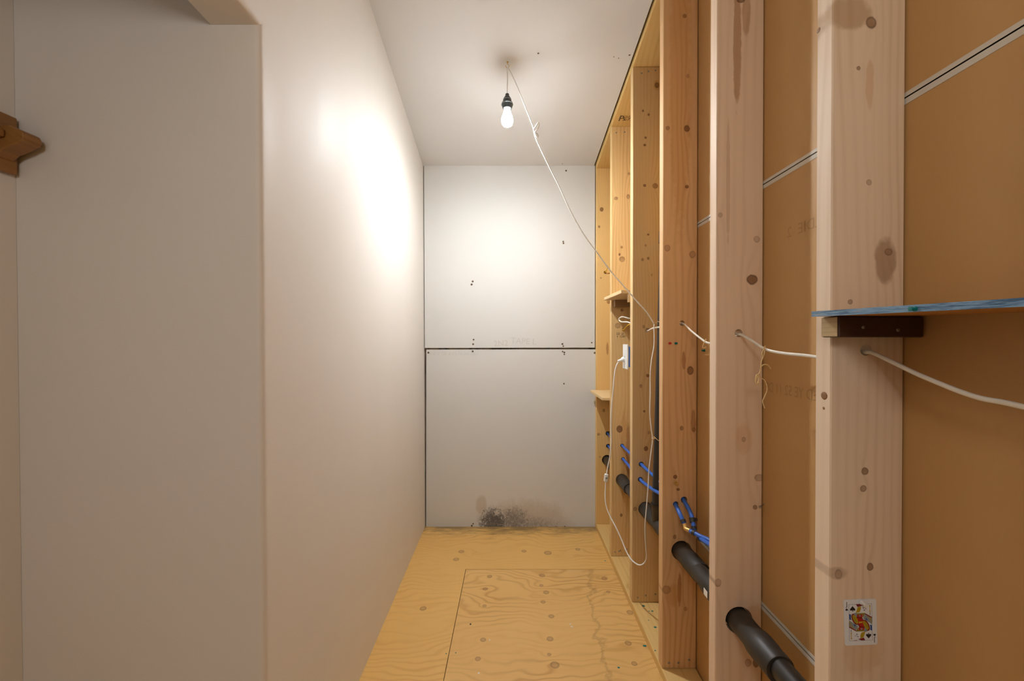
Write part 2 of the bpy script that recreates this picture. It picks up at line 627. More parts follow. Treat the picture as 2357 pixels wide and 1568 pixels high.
EDGE_SHELF = wood('shelf_wood', [], (0.74, 0.56, 0.31, 1), (0.66, 0.46, 0.22, 1), (0.54, 0.33, 0.12, 1), grain='y', u='x', seed=9.0, freq=60, contrast=0.5)
DARK_STAIN = wood('dark_stained_wood', [], (0.060, 0.024, 0.012, 1), (0.045, 0.018, 0.009, 1), (0.022, 0.009, 0.005, 1), grain='x', u='z', seed=3.0, freq=60, contrast=0.6, rough=0.45)
CUT_END = wood('cut_wood_end', [], (0.50, 0.37, 0.19, 1), (0.42, 0.30, 0.14, 1), (0.30, 0.20, 0.09, 1), grain='y', u='z', seed=2.0, freq=110, contrast=0.8)
RACK_M = wood('varnished_oak', [], (0.33, 0.16, 0.045, 1), (0.27, 0.125, 0.032, 1), (0.14, 0.055, 0.014, 1), grain='y', u='x', seed=6.0, freq=70, contrast=0.7, rough=0.35)
CLEAT_M = wood('cleat_wood', [], (0.36, 0.23, 0.12, 1), (0.30, 0.18, 0.09, 1), (0.20, 0.11, 0.05, 1), grain='x', u='z', seed=8.0, freq=80, contrast=0.6)
SHELF_PLY = wood('shelf_plywood', [], (0.50, 0.25, 0.06, 1), (0.42, 0.20, 0.045, 1), (0.28, 0.12, 0.025, 1), grain='y', u='x', seed=4.0, freq=50, contrast=0.6)


def m_blue_edge():
    n = NT('worn_blue_paint')
    vec, x, y, z = n.coords()
    a = n.noise(n.comb(n.math('MULTIPLY', x, 10.0), n.math('MULTIPLY', y, 22.0), n.math('MULTIPLY', z, 300.0)), 1.0, 4, 0.7)
    col = n.mix(n.smooth(a, 0.35, 0.6), (0.02, 0.075, 0.16, 1), (0.17, 0.30, 0.44, 1))
    col = n.mix(n.smooth(a, 0.62, 0.72), col, (0.33, 0.25, 0.16, 1))
    n.link(col, n.b.inputs['Base Color'])
    n.b.inputs['Roughness'].default_value = 0.4
    return n.m


BLUE_EDGE = m_blue_edge()


def m_ply(name, knots, seed, light, mid, dark, contrast, dirt=False):
    """fir plywood veneer: broad wavy cathedral figure along x"""
    n = NT(name)
    vec, x, y, z = n.coords()
    slow = n.noise(n.comb(n.math('MULTIPLY', x, 1.6), n.math('MULTIPLY_ADD', y, 3.2, seed), 0.0), 1.0, 3, 0.5)
    fine = n.noise(n.comb(n.math('MULTIPLY', x, 8.0), n.math('MULTIPLY_ADD', y, 260.0, seed), 0.0), 1.0, 3)
    phase = n.math('MULTIPLY_ADD', slow, 0.42, y)
    P2 = n.comb(x, y, 0.0)
    mind = None
    for i, (kx, ky, rx, ry) in enumerate(knots):
        d2 = n.quad(P2, kx, ky, rx, ry)
        d2g = n.quad(P2, kx, ky, rx * 4.0, ry * 1.8)
        phase = n.math('ADD', phase, n.math('DIVIDE', 0.045 if i % 2 else -0.045, n.math('ADD', d2g, 1.0)))
        mind = d2 if mind is None else n.math('MINIMUM', mind, d2)
    mask = n.smooth(mind, 1.4, 0.4)
    ring = n.math('MULTIPLY', n.smooth(mind, 0.4, 0.8), n.smooth(mind, 1.7, 1.0))
    s = n.math('POWER', n.math('MULTIPLY_ADD', n.math('SINE', n.math('MULTIPLY', phase, 6.283 * 26)), 0.5, 0.5), 3.0)
    amp = n.smooth(n.noise(n.comb(n.math('MULTIPLY', x, 1.5), n.math('MULTIPLY_ADD', y, 2.8, seed * 2), 1.0), 1.0, 2), 0.32, 0.68, 0.15, 0.95)
    col = n.mix(slow, light, mid)
    col = n.mix(n.math('MULTIPLY', n.math('MULTIPLY', s, amp), contrast, clamp=True), col, dark)
    col = n.mix(n.math('MULTIPLY', n.smooth(fine, 0.5, 0.85), 0.28), col, dark)
    if mask is not None:
        col = n.mix(n.math('MULTIPLY', mask, 0.42), col, (0.27, 0.12, 0.05, 1))
        col = n.mix(n.math('MULTIPLY', ring, 0.5), col, (0.17, 0.085, 0.035, 1))
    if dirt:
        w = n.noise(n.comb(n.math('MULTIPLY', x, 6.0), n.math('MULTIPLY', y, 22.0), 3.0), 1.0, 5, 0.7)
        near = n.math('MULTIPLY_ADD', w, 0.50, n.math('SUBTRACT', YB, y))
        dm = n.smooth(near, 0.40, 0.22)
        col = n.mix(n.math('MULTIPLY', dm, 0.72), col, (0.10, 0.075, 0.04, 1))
    # watermark with a ragged tide line on the right
    p = on_z(1490, 1530, 0.0)
    du = n.math('DIVIDE', n.math('SUBTRACT', x, p.x), 0.19)
    dv = n.math('DIVIDE', n.math('SUBTRACT', y, p.y), 0.85)
    d2 = n.math('ADD', n.math('MULTIPLY', du, du), n.math('MULTIPLY', dv, dv))
    d2 = n.math('MULTIPLY_ADD', n.noise(vec, 15.0, 4, 0.6), 1.3, n.math('SUBTRACT', d2, 0.65))
    tide = n.math('MULTIPLY', n.smooth(d2, 0.72, 0.86), n.smooth(d2, 1.02, 0.90))
    if not dirt:
        col = n.mix(n.math('MULTIPLY', tide, 0.32), col, (0.27, 0.13, 0.03, 1))
    n.link(col, n.b.inputs['Base Color'])
    n.b.inputs['Roughness'].default_value = 0.42
    n.bump(fine, 0.06, 0.001)
    return n.m


# ------------------------------------------------------------------ floor
seam_a = on_z(1070, 1311, 0.0)
seam_b = on_z(1024, 1568, 0.0)
sx = (seam_a.x + seam_b.x) / 2
sy = seam_a.y


def fl_knots(lst):
    out = []
    for (px, py, r) in lst:
        p = on_z(px, py, 0.0)
        k = r * 0.85 * p.y / F_PX
        out.append((p.x, p.y, k, k * 0.9))
    return out


fk_main = fl_knots([(1127, 1327, 6), (1248, 1325, 7), (1117, 1356, 6), (1246, 1348, 5), (1257, 1364, 7), (1115, 1395, 5), (1250, 1386, 6), (1269, 1419, 7), (1112, 1473, 7), (1266, 1471, 8), (1100, 1517, 7), (1264, 1507, 5), (1277, 1531, 11), (1391, 1332, 7), (1400, 1363, 5), (1450, 1410, 8), (1446, 1481, 8), (1460, 1528, 7)])
fk_l = fl_knots([(1062, 1270, 7), (1050, 1288, 7), (1261, 1273, 9), (974, 1401, 8), (1060, 1420, 4), (1206, 1269, 6), (1330, 1265, 6)])
PLY_A = m_ply('plywood_veneer', fk_main, 1.3, (0.76, 0.48, 0.175, 1), (0.68, 0.40, 0.13, 1), (0.50, 0.25, 0.06, 1), 0.85)
PLY_B = m_ply('plywood_veneer_plain', fk_l, 7.9, (0.77, 0.48, 0.16, 1), (0.70, 0.41, 0.12, 1), (0.56, 0.285, 0.07, 1), 0.55, dirt=True)

floor = link_mesh('floor', box_bm(-1.7, 0.80, -2.6, 2.95, -0.06, -0.0185), DARKGAP)
tag(floor, 'plywood subfloor of pale yellow fir sheets', 'floor', kind='structure')
GAPW = 0.0016
Lpts = [(-1.65, -2.6), (sx - GAPW, -2.6), (sx - GAPW, sy + GAPW), (0.78, sy + GAPW), (0.78, 2.86), (-1.65, 2.86)]
link_mesh('plywood_sheet', prism(Lpts, 'z', -0.018, 0.0), PLY_B, floor)
link_mesh('plywood_sheet', prism([(sx + GAPW, -2.6), (0.78, -2.6), (0.78, sy - GAPW), (sx + GAPW, sy - GAPW)], 'z', -0.018, 0.0), PLY_A, floor)

# paint specks: teal and white drops on floor and plate
def drop(px, py, Z, r, mat, par, stretch=1.0):
    p = on_z(px, py, Z)
    bm = lathe_bm([(r, 0), (r * 0.8, 0.0006), (0.0, 0.0008)], p, (0, 0, 1), 9)
    bmesh.ops.scale(bm, vec=(stretch, 1, 1), space=Matrix.Translation(-p), verts=bm.verts)
    return link_mesh('paint_drop', bm, mat, par, True)


for (px, py, r, m, st) in [(1393, 1291, .004, TEALP, 1.4), (1484, 1487, .006, TEALP, 1.5), (1424, 1537, .0045, TEALP, 1.2), (1027, 1505, .003, TEALP, 1), (1049, 1503, .003, TEALP, 1),
                           (1313, 1437, .004, PALEP, 1), (1316, 1443, .004, PALEP, 1.3), (1127, 1474, .004, PALEP, 1), (1102, 1550, .004, PALEP, 1), (1083, 1437, .0055, INK, 0.8), (1210, 1269, .004, RED, 2.0)]:
    if m is not RED:
        drop(px, py, 0.0, r, m, floor, st)

# ------------------------------------------------------------------ ceiling
bm = bmesh.new()
xs = [-1.66, -0.64, -0.2, 0.25, 0.6015]
ys = [-2.6, -1.0, 0.4, 1.2, 2.0, 2.86]
top, bot = {}, {}
for i, x in enumerate(xs):
    for j, y in enumerate(ys):
        bot[i, j] = bm.verts.new((x, y, ceil_z(x, y)))
        top[i, j] = bm.verts.new((x, y, ceil_z(x, y) + 0.013))
ni, nj = len(xs) - 1, len(ys) - 1
for i in range(ni):
    for j in range(nj):
        bm.faces.new((bot[i, j], bot[i, j + 1], bot[i + 1, j + 1], bot[i + 1, j]))
        bm.faces.new((top[i, j], top[i + 1, j], top[i + 1, j + 1], top[i, j + 1]))
for i in range(ni):
    bm.faces.new((bot[i, 0], bot[i + 1, 0], top[i + 1, 0], top[i, 0]))
    bm.faces.new((bot[i, nj], top[i, nj], top[i + 1, nj], bot[i + 1, nj]))
for j in range(nj):
    bm.faces.new((bot[0, j], top[0, j], top[0, j + 1], bot[0, j + 1]))
    bm.faces.new((bot[ni, j], bot[ni, j + 1], top[ni, j + 1], top[ni, j]))
ceiling = link_mesh('ceiling', bm, CEILM)
tag(ceiling, 'sloping white drywall ceiling', 'ceiling', kind='structure')
# dark slab added above the ceiling to stop light leaking through the open joint
dk = [(-2.62, plate_z(-2.62) + 0.078), (2.90, plate_z(2.90) + 0.078), (2.90, plate_z(2.90) + 0.10), (-2.62, plate_z(-2.62) + 0.10)]
link_mesh('gap_light_blocker', prism(dk, 'x', 0.30, 0.82), DARKGAP, ceiling)


def ceil_point(px, py):
    Y = 2.0
    for _ in range(12):
        p = on_y(px, py, Y)
        d = ray(px, py)
        z = ceil_z(p.x, Y)
        Y += (z - p.z) / (d.z / d.y + 0.19)
    p = on_y(px, py, Y)
    return p


def small_disc(name, p, axis, r, mat, par, h=0.0008):
    bm = lathe_bm([(r, 0), (r * 0.7, h), (0, h)], p, axis, 10)
    return link_mesh(name, bm, mat, par, True)


for (px, py, r) in [(1239, 123, .005), (1449, 127, .005), (1413, 131, .003), (1424, 134, .003), (1294, 377, .004)]:
    small_disc('screw_head', ceil_point(px, py), (0, 0, -1), r, DARKHOLE, ceiling)

# ------------------------------------------------------------------ left wall with its bull-nosed opening
Y_CORNER = 0.94
Z_HEAD = on_y(550, 57, Y_CORNER).z
OPEN_Y0 = -1.3
WT = 0.120
prof = [(YB + 0.06, 0.0), (YB + 0.06, 3.0), (-2.6, 4.1), (-2.6, 0.0), (OPEN_Y0, 0.0), (OPEN_Y0, Z_HEAD), (Y_CORNER, Z_HEAD), (Y_CORNER, 0.0)]
bm = bmesh.new()
A, B = [], []
for (y, z) in prof:
    A.append(bm.verts.new((left_x(y, z), y, z)))
    B.append(bm.verts.new((left_x(y, z) - WT, y, z)))
bm.faces.new(A)
bm.faces.new(B[::-1])
n = len(prof)
for i in range(n):
    bm.faces.new((A[i], B[i], B[(i + 1) % n], A[(i + 1) % n]))
bmesh.ops.recalc_face_normals(bm, faces=bm.faces)
sel = []
for e in bm.edges:
    a, b = e.verts
    for R in (A, B):
        ids = [R.index(v) for v in (a, b) if v in R]
        if len(ids) == 2 and set(ids) in ({4, 5}, {5, 6}, {6, 7}) and (R is A or set(ids) == {5, 6}):
            sel.append(e)
bmesh.ops.bevel(bm, geom=sel, offset=0.016, segments=6, affect='EDGES', profile=0.5)
wall_left = link_mesh('wall_left', bm, PAINT)
auto_smooth(wall_left, 30)
tag(wall_left, 'smooth cream painted wall with rounded corner and header over opening', 'wall', kind='structure')

ALX = -1.222
bm = box_bm(ALX - 0.1, -0.70, Y_CORNER, Y_CORNER + 0.10, 0.0, 3.3)
for v in bm.verts:
    if v.co.x > -0.8:
        v.co.x = left_x(Y_CORNER, v.co.z) - WT
wall_al = link_mesh('wall_alcove_end', bm, PAINT)
tag(wall_al, 'shaded cream wall facing the camera inside the side opening', 'wall', kind='structure')
bm = box_bm(ALX - 0.1, ALX, -2.6, Y_CORNER - 0.0005, 0.0, 4.05)
for v in bm.verts:
    if v.co.x > ALX - 0.05:
        v.co.x += 0.012 * (1.0 - v.co.z / 2.0)
wall_as = link_mesh('wall_alcove_side', bm, PAINT)
tag(wall_as, 'narrow sliver of cream wall at the far left edge', 'wall', kind='structure')

# ------------------------------------------------------------------ end wall: two board panels with an open joint
wb = box_bm(-0.80, 0.80, YB + 0.032, YB + 0.10, 0.0, 2.85)


def m_cavity():
    n = NT('cavity_of_wood_and_insulation')
    vec, x, y, z = n.coords()
    v = n.noise(n.comb(n.math('MULTIPLY', x, 9.0), 0.0, n.math('MULTIPLY', z, 2.0)), 1.0, 4, 0.7)
    col = n.mix(n.smooth(v, 0.35, 0.6), (0.05, 0.035, 0.03, 1), (0.42, 0.30, 0.20, 1))
    col = n.mix(n.smooth(n.noise(n.comb(n.math('MULTIPLY', x, 13.0), 4.0, 0.0), 1.0, 2), 0.6, 0.68), col, (0.10, 0.18, 0.27, 1))
    n.link(col, n.b.inputs['Base Color'])
    n.b.inputs['Roughness'].default_value = 0.9
    return n.m


wall_back = link_mesh('wall_back', wb, m_cavity())
tag(wall_back, 'end wall of two grey white drywall sheets', 'wall', kind='structure')


def quad_panel(name, px, mat, par, y0=YB, th=0.0125):
    P = [on_y(a, b, y0) for a, b in px]
    bm = prism([(p.x, p.z) for p in P], 'y', y0, y0 + th, bevel=0.0012, seg=1)
    return link_mesh(name, bm, mat, par)


zt = ceil_z(0, YB)
up = quad_panel('drywall_panel', [(975.5, 381), (1370, 381), (1369.5, 800.5), (977.5, 801.5)], BOARD, wall_back)
tag(up, 'upper drywall sheet with pencilled words near its lower edge')
low = quad_panel('drywall_panel', [(981, 805), (1371.5, 804.5), (1371.3, 1216.5), (980.5, 1217.2)], BOARD, wall_back)
tag(low, 'lower drywall sheet with black mould at its foot')
for par, lst in ((up, [(1088, 648), (1085.5, 655), (1296.5, 556), (1297, 560), (1303, 393), (1090, 782), (1089, 792.5), (1294.5, 792), (1296.5, 797), (1362, 789)]),
                 (low, [(986, 812), (1088, 809), (1295, 809.5), (1299, 811.5), (1299, 816), (1369, 812.5), (1298, 883.5), (1089, 1206), (1086, 1210.5), (1192, 1216), (1280, 1213.5), (1300, 1213), (1162, 1216)])):
    for (px, py) in lst:
        small_disc('screw_head', on_y(px, py, YB), (0, -1, 0), 0.0055 + 0.001 * ((px * 7 + py * 3) % 3), DARKHOLE, par)
faceY = Matrix.Rotation(math.pi / 2, 4, 'X')


def face_text(name, body, size, mat, px, py, Y, par, mirror=False, rot=0.0, sx=1.0):
    p = on_y(px, py, Y)
    M = Matrix.Translation(p + Vector((0, -0.0006, 0))) @ Matrix.Rotation(rot, 4, 'Y') @ faceY
    return text_mesh(name, body, size, mat, M, par, mirror, sx)


face_text('pencil_lettering', '2N2', 0.060, PENCIL, 1153, 791, YB, up, rot=-0.06)
face_text('pencil_lettering', 'TAPE L', 0.062, PENCIL, 1205, 786, YB, up, rot=0.06)
face_text('printed_lettering', '02 80 20  TZEI  80 ETIJ-TH2-DN2 2-J02-1', 0.034, PENCIL, 1045, 815, YB, low, mirror=False, sx=0.62)

# ------------------------------------------------------------------ right wall: studs, plates, paper-backed panels
wall_right = empty('wall_right', (FRONT, 1.2, 0))
tag(wall_right, 'open stud wall of bare two by six lumber over brown drywall paper', 'wall', kind='structure')
ZJ1 = CAMZ + 0.4615
ZJ2 = CAMZ - 0.806
YE0 = -2.6
panel_z = [(0.0, ZJ2 - 0.0015), (ZJ2 + 0.0015, ZJ1 - 0.0015), (ZJ1 + 0.0015, 3.1)]
XP = BACK + 0.0025
for (z0, z1) in panel_z:
    bm = prism([(YE0, z0), (2.86, z0), (2.86, min(z1, 2.70)), (YE0, z1 if z1 < 3 else 3.6)], 'x', XP, XP + 0.0125)
    pn = link_mesh('drywall_panel', bm, KRAFT, wall_right)
    tag(pn, 'drywall sheet showing its brown paper back')
    for ze, s in ((z0, 1), (z1, -1)):
        if 0.1 < ze < 3.0:
            a, b = sorted((ze, ze + s * (0.0115 if s < 0 else 0.0085)))
            e = link_mesh('paper_edge', box_bm(XP - 0.0009, XP + 0.004, YE0, 2.86, a, b), WHITEPAPER, pn)
            tag(e, 'folded white paper edge strip')
# plates
link_mesh('bottom_plate', box_bm(FRONT - 0.001, BACK, YE0, YB - 0.001, 0.0, TH, 0.002), PLATE_M, wall_right)
bp = wall_right.children[-1]
tp = [(YE0, plate_z(YE0)), (YB - 0.001, plate_z(YB - 0.001)), (YB - 0.001, plate_z(YB) + 0.076), (YE0, plate_z(YE0) + 0.076)]
top_plate = link_mesh('top_plate', prism(tp, 'x', FRONT - 0.001, BACK, 0.0015, 1), PLATE_M, wall_right)

# holes: pixel centre on the near face of each stud, radius in metres
HOLES = {
    0: [(1393, 627, 0.010), (1399, 998, 0.016), (1400, 1027, 0.016), (1397, 1059, 0.036)],
    1: [(1434, 758.5, 0.0095), (1432, 1026, 0.0115), (1434, 1057, 0.0115), (1431.5, 1105, 0.038)],
    2: [(1490, 760, 0.011), (1476, 1069, 0.013), (1474, 1104, 0.013), (1486, 1172, 0.037)],
    3: [(1570, 744, 0.011), (1574.5, 1151, 0.0135), (1555.5, 1161, 0.0115), (1568.5, 1268, 0.041)],
    4: [(1700, 767, 0.012), (1701, 1428, 0.041)],
    5: [(1993, 806, 0.011)],
    6: [],
}
HP = {}
studs = []
for i, y in enumerate(STUD_Y):
    bm = box_bm(FRONT, BACK, y, y + TH, TH + 0.0005, plate_z(y) - 0.0005, 0.0022, 1)
    for v in bm.verts:
        if v.co.z > 1.5:
            v.co.z += plate_z(v.co.y) - plate_z(y)
    so = link_mesh('stud', bm, STUD_M[i])
    hs = []
    for (px, py, r) in HOLES[i]:
        p = on_y(px, py, y)
        HP.setdefault(i, []).append(p)
        hs.append((p.x, p.z, r, y - 0.01, y + TH + 0.01))
    if i == 6:
        p6 = Vector((0.69, y, CAMZ - 0.12))
        HP[6] = [p6]
        hs.append((p6.x, p6.z, 0.011, y - 0.01, y + TH + 0.01))
    if i in (5, 6):     # drain passes low through the near studs too
        pd = Vector((0.680, y, HP[4][1].z + 0.055 * (1.144 - y)))
        HP[i].append(pd)
        hs.append((pd.x, pd.z, 0.034, y - 0.01, y + TH + 0.01))
    cut_holes(so, hs)
    attach(so, wall_right)
    studs.append(so)
for i, lst in ((3, [(1539.5, 1526.5), (1561.5, 1526), (1586, 1519)]), (2, [(1468, 1376), (1486.5, 1371), (1508.5, 1368)]), (1, [(1415.5, 1271), (1425, 1269.5), (1443, 1264)]),
               (2, [(1477, 168.5), (1492.5, 164), (1509, 162)]), (1, [(1418.5, 305.5), (1438, 304)]), (3, [(1546, 790)])):
    for (px, py) in lst:
        if i == 3 and py == 790:
            continue
        small_disc('nail_head', on_y(px, py, STUD_Y[i]), (0, -1, 0), 0.0048, STEEL, studs[i])
for (px, py, r) in [(1481, 1395, .006), (1501.5, 1407, .005), (1494, 1407, .003), (1508, 1444, .0055), (1508, 1498, .003), (1493, 1428, .0025)]:
    drop(px, py, TH, r, TEALP, bp, 1.3)
# knots and nail marks on the corridor edge of the nearest stud
edge_m = wood('edge_knot', [], (0.30, 0.15, 0.06, 1), (0.24, 0.11, 0.045, 1), (0.10, 0.04, 0.015, 1), grain='y', u='z', freq=120)
for (px, py, r) in [(1897, 911, .008), (1896, 940, .003), (1884, 70, .005)]:
    small_disc('knot', on_x(px, py, FRONT), (-1, 0, 0), r, edge_m, studs[5], 0.0003)
# lumber stamps
face_text('lumber_stamp', '223  23', 0.019, INK, 1427, 768.5, STUD_Y[1], studs[1], sx=0.8)
face_text('lumber_stamp', '4   CDKY', 0.017, INK, 1430, 775, STUD_Y[1], studs[1], sx=0.8)


def plate_point(px, py):
    Y = 2.3
    for _ in range(15):
        p = on_y(px, py, Y)
        d = ray(px, py)
        Y += (plate_z(Y) - p.z) / (d.z / d.y + 0.18)
    return on_y(px, py, Y)


slope = math.atan(0.18)
for body, size, px, py, sx_ in (('P', 0.062, 1430, 273, 1.0), ('s', 0.05, 1437, 273, 0.9), ('2I-FE', 0.03, 1446, 269.5, 0.7), ('e-PS', 0.03, 1446, 275, 0.8)):
    p = plate_point(px, py)
    M = Matrix.Translation(p + Vector((0, 0, -0.0008))) @ Matrix.Rotation(-slope, 4, 'X') @ Matrix.Rotation(math.pi, 4, 'X') @ Matrix.Diagonal((1, 1, 1, 1))
    text_mesh('lumber_stamp', body, size, INK, M, top_plate, False, sx_)

# faded print on the brown paper (reads backwards)
faceX = Matrix(((0, 0, -1, 0), (-1, 0, 0, 0), (0, 1, 0, 0), (0, 0, 0, 1)))
mid_panel = [c for c in wall_right.children if c.name.startswith('drywall_panel')][1]
for body, size, px, py, sx_ in (('LDIE  2', 0.040, 1848, 524, 0.95), ('LIED YE 52 11 DE', 0.040, 1822, 902, 0.72)):
    p = on_x(px, py, XP - 0.0006)
    text_mesh('printed_lettering', body, size, KINK, Matrix.Translation(p) @ faceX, mid_panel, True, sx_)

# ------------------------------------------------------------------ shelves
sh = empty('stud_bay_shelf', (0.66, 2.57, on_y(1386, 918, 2.396).z))
tag(sh, 'small pale wooden shelf in the farthest stud bay, below the outlet', 'shelf')
zA = on_y(1359, 898, 2.752).z
ba = prism([(0.567, 2.3905), (0.750, 2.3905), (0.750, 2.7600), (0.567, 2.7550)], 'z', zA - 0.017, zA, 0.0015, 1)
link_mesh('board', ba, EDGE_SHELF, sh)
link_mesh('cleat', box_bm(0.622, 0.750, 2.723, 2.7605, zA - 0.055, zA - 0.0172, 0.001), CLEAT_M, sh)
link_mesh('cleat', box_bm(0.622, 0.750, 2.3895, 2.420, zA - 0.055, zA - 0.0172, 0.001), CLEAT_M, sh)

sh = empty('stud_bay_shelf', (0.66, 2.16, on_y(1390, 690, 2.345).z))
tag(sh, 'small pale wooden shelf above the looped white cable', 'shelf')
zB0 = on_y(1390.5, 691.5, 2.345).z
zB1 = on_y(1390.5, 684.5, 2.345).z
link_mesh('board', box_bm(0.567, 0.750, 1.981, 2.349, zB0, zB1, 0.0015), EDGE_SHELF, sh)
link_mesh('cleat', box_bm(0.6256, 0.750, 2.312, 2.3505, zB0 - 0.042, zB0 - 0.0002, 0.001), CLEAT_M, sh)
link_mesh('cleat', box_bm(0.606, 0.750, 1.9795, 2.005, zB0 - 0.045, zB0 - 0.0002, 0.001), EDGE_SHELF, sh)

sh = empty('painted_shelf', (0.66, 0.5, CAMZ + 0.038))
tag(sh, 'plywood shelf with worn blue front edge on a dark cleat', 'shelf')
YS0, YS1 = 0.3655, 0.7285
zn = CAMZ + 0.0345
zf = CAMZ + 0.0412
XF = 0.5725
thk = 0.0095
tilt = lambda y: zn + (zf - zn) * (y - YS0) / (YS1 - YS0)
bm = box_bm(XF + 0.0016, BACK - 0.001, YS0, YS1, 0, thk, 0)
for v in bm.verts:
    v.co.z += tilt(v.co.y)
link_mesh('board', bm, SHELF_PLY, sh)
bm = box_bm(XF, XF + 0.0015, YS0, YS1, -0.0003, thk + 0.0003, 0)
for v in bm.verts:
    v.co.z += tilt(v.co.y)
tag(link_mesh('front_edge', bm, BLUE_EDGE, sh), 'worn blue painted front edge')
cz1 = tilt(0.70) - 0.0006
cl = link_mesh('cleat', box_bm(0.5935, BACK - 0.003, 0.693, 0.7315, cz1 - 0.0385, cz1, 0.003, 2), DARK_STAIN, sh)
tag(cl, 'dark stained cleat')
link_mesh('sawn_end', box_bm(0.5925, 0.5934, 0.6945, 0.730, cz1 - 0.037, cz1 - 0.0015, 0.0003), CUT_END, cl)
for (px, py) in [(1987, 753.5), (2067, 760)]:
    small_disc('screw_head', on_y(px, py, 0.693), (0, -1, 0), 0.0036, STEEL, cl)
cz2 = tilt(0.37) - 0.0006
link_mesh('cleat', box_bm(0.5935, BACK - 0.003, 0.3645, 0.402, cz2 - 0.0385, cz2, 0.003, 2), DARK_STAIN, sh)

# ------------------------------------------------------------------ drain pipe run
drain = empty('drain_pipe', (HP[4][1].x, 1.6, 0.5))
tag(drain, 'black plastic drain pipe running low through the studs with a riser', 'pipe')
DP = [Vector((HP[i][k].x, STUD_Y[i] + TH / 2, HP[i][k].z)) for i, k in ((0, 3), (1, 3), (2, 3), (3, 3), (4, 1), (5, 1), (6, 1))]
pts = [Vector((DP[0].x, 2.83, DP[0].z - 0.002))] + DP + [Vector((DP[-1].x, 0.20, DP[-1].z + 0.008))]
link_mesh('pipe', tube_bm(pts, 0.0285, 24, spline=False), ABS, drain, True)


def seg_on(y):
    for a, b in zip(pts, pts[1:]):
        if b.y <= y <= a.y:
            t = (a.y - y) / (a.y - b.y)
            return a.lerp(b, t), (b - a).normalized()


def coupling(y_far, y_near, prof, mat=ABS_DUST, name='coupling'):
    p, d = seg_on(y_far)
    L = y_far - y_near
    return auto_smooth(link_mesh(name, lathe_bm([(r, h * L) for r, h in prof], p, d, 28), mat, drain), 40)


coupling(1.182, 0.960, [(0.0290, 0), (0.0345, 0.0), (0.0345, 0.28), (0.0335, 0.36), (0.0335, 0.50), (0.0385, 0.60), (0.0385, 0.76), (0.0370, 0.78), (0.0370, 0.985), (0.0355, 1.0), (0.0288, 1.0)])
coupling(1.60, 1.395, [(0.0290, 0), (0.0360, 0.0), (0.0360, 0.55), (0.0375, 0.60), (0.0375, 0.98), (0.036, 1.0), (0.0288, 1.0)])
coupling(1.392, 1.235, [(0.0290, 0), (0.0325, 0.0), (0.0325, 0.45), (0.0370, 0.48), (0.0370, 0.97), (0.0355, 1.0), (0.0288, 1.0)])
stp, sd = seg_on(1.272)
link_mesh('sticker', box_bm(stp.x - 0.0382, stp.x - 0.0370, stp.y - 0.012, stp.y + 0.012, stp.z - 0.010, stp.z + 0.012, 0.0004), WHITE_PL, drain)
coupling(2.36, 2.20, [(0.0290, 0), (0.0345, 0.0), (0.0345, 0.95), (0.033, 1.0), (0.0288, 1.0)])
# tee under the riser
tee = coupling(1.955, 1.655, [(0.0290, 0), (0.0350, 0.0), (0.0350, 0.40), (0.0335, 0.44), (0.0335, 0.66), (0.0360, 0.70), (0.0360, 0.98), (0.0345, 1.0), (0.0288, 1.0)], name='tee_fitting')
YR = 1.775
base, _ = seg_on(YR)
cb = on_y(1506, 1000, YR)
ct = on_y(1518.5, 560, YR)
rv = 0.030
rb = Vector((cb.x + rv, YR, cb.z))
rt = Vector((ct.x + rv - 0.004, YR - 0.012, ct.z))
dirv = (rt - rb).normalized()
r0 = rb + dirv * ((base.z + 0.02 - rb.z) / dirv.z)
rtop = rt + dirv * 0.12
riser = [Vector((base.x, YR, base.z)), r0 + Vector((0, 0, 0.03)), rb, rt, rtop, Vector((0.7215, YR - 0.015, plate_z(YR) - 0.002))]
auto_smooth(link_mesh('riser_pipe', tube_bm(riser, 0.0292, 24, spline=False), ABS, drain), 50)
auto_smooth(link_mesh('coupling', lathe_bm([(0.029, 0), (0.0335, 0), (0.0335, 0.052), (0.029, 0.052)], rt - dirv * 0.0, dirv, 26), ABS_DUST, drain), 40)
auto_smooth(link_mesh('hub', lathe_bm([(0.029, 0), (0.0345, 0), (0.0345, 0.070), (0.0355, 0.072), (0.0355, 0.085), (0.0290, 0.086)], Vector((base.x + 0.004, YR, base.z + 0.012)), (r0 + Vector((0, 0, 0.10)) - Vector((base.x + 0.004, YR, base.z + 0.012))), 26), ABS, drain), 40)

# ------------------------------------------------------------------ blue water lines
R_PEX = 0.0081


def far(p, d=TH):
    return Vector((p.x, p.y + d, p.z))


def ring_at(name, p, d, r, h, mat, par):
    return auto_smooth(link_mesh(name, lathe_bm([(r * 0.9, -h / 2), (r, -h / 2), (r, h / 2), (r * 0.9, h / 2)], p, d, 18), mat, par), 40)


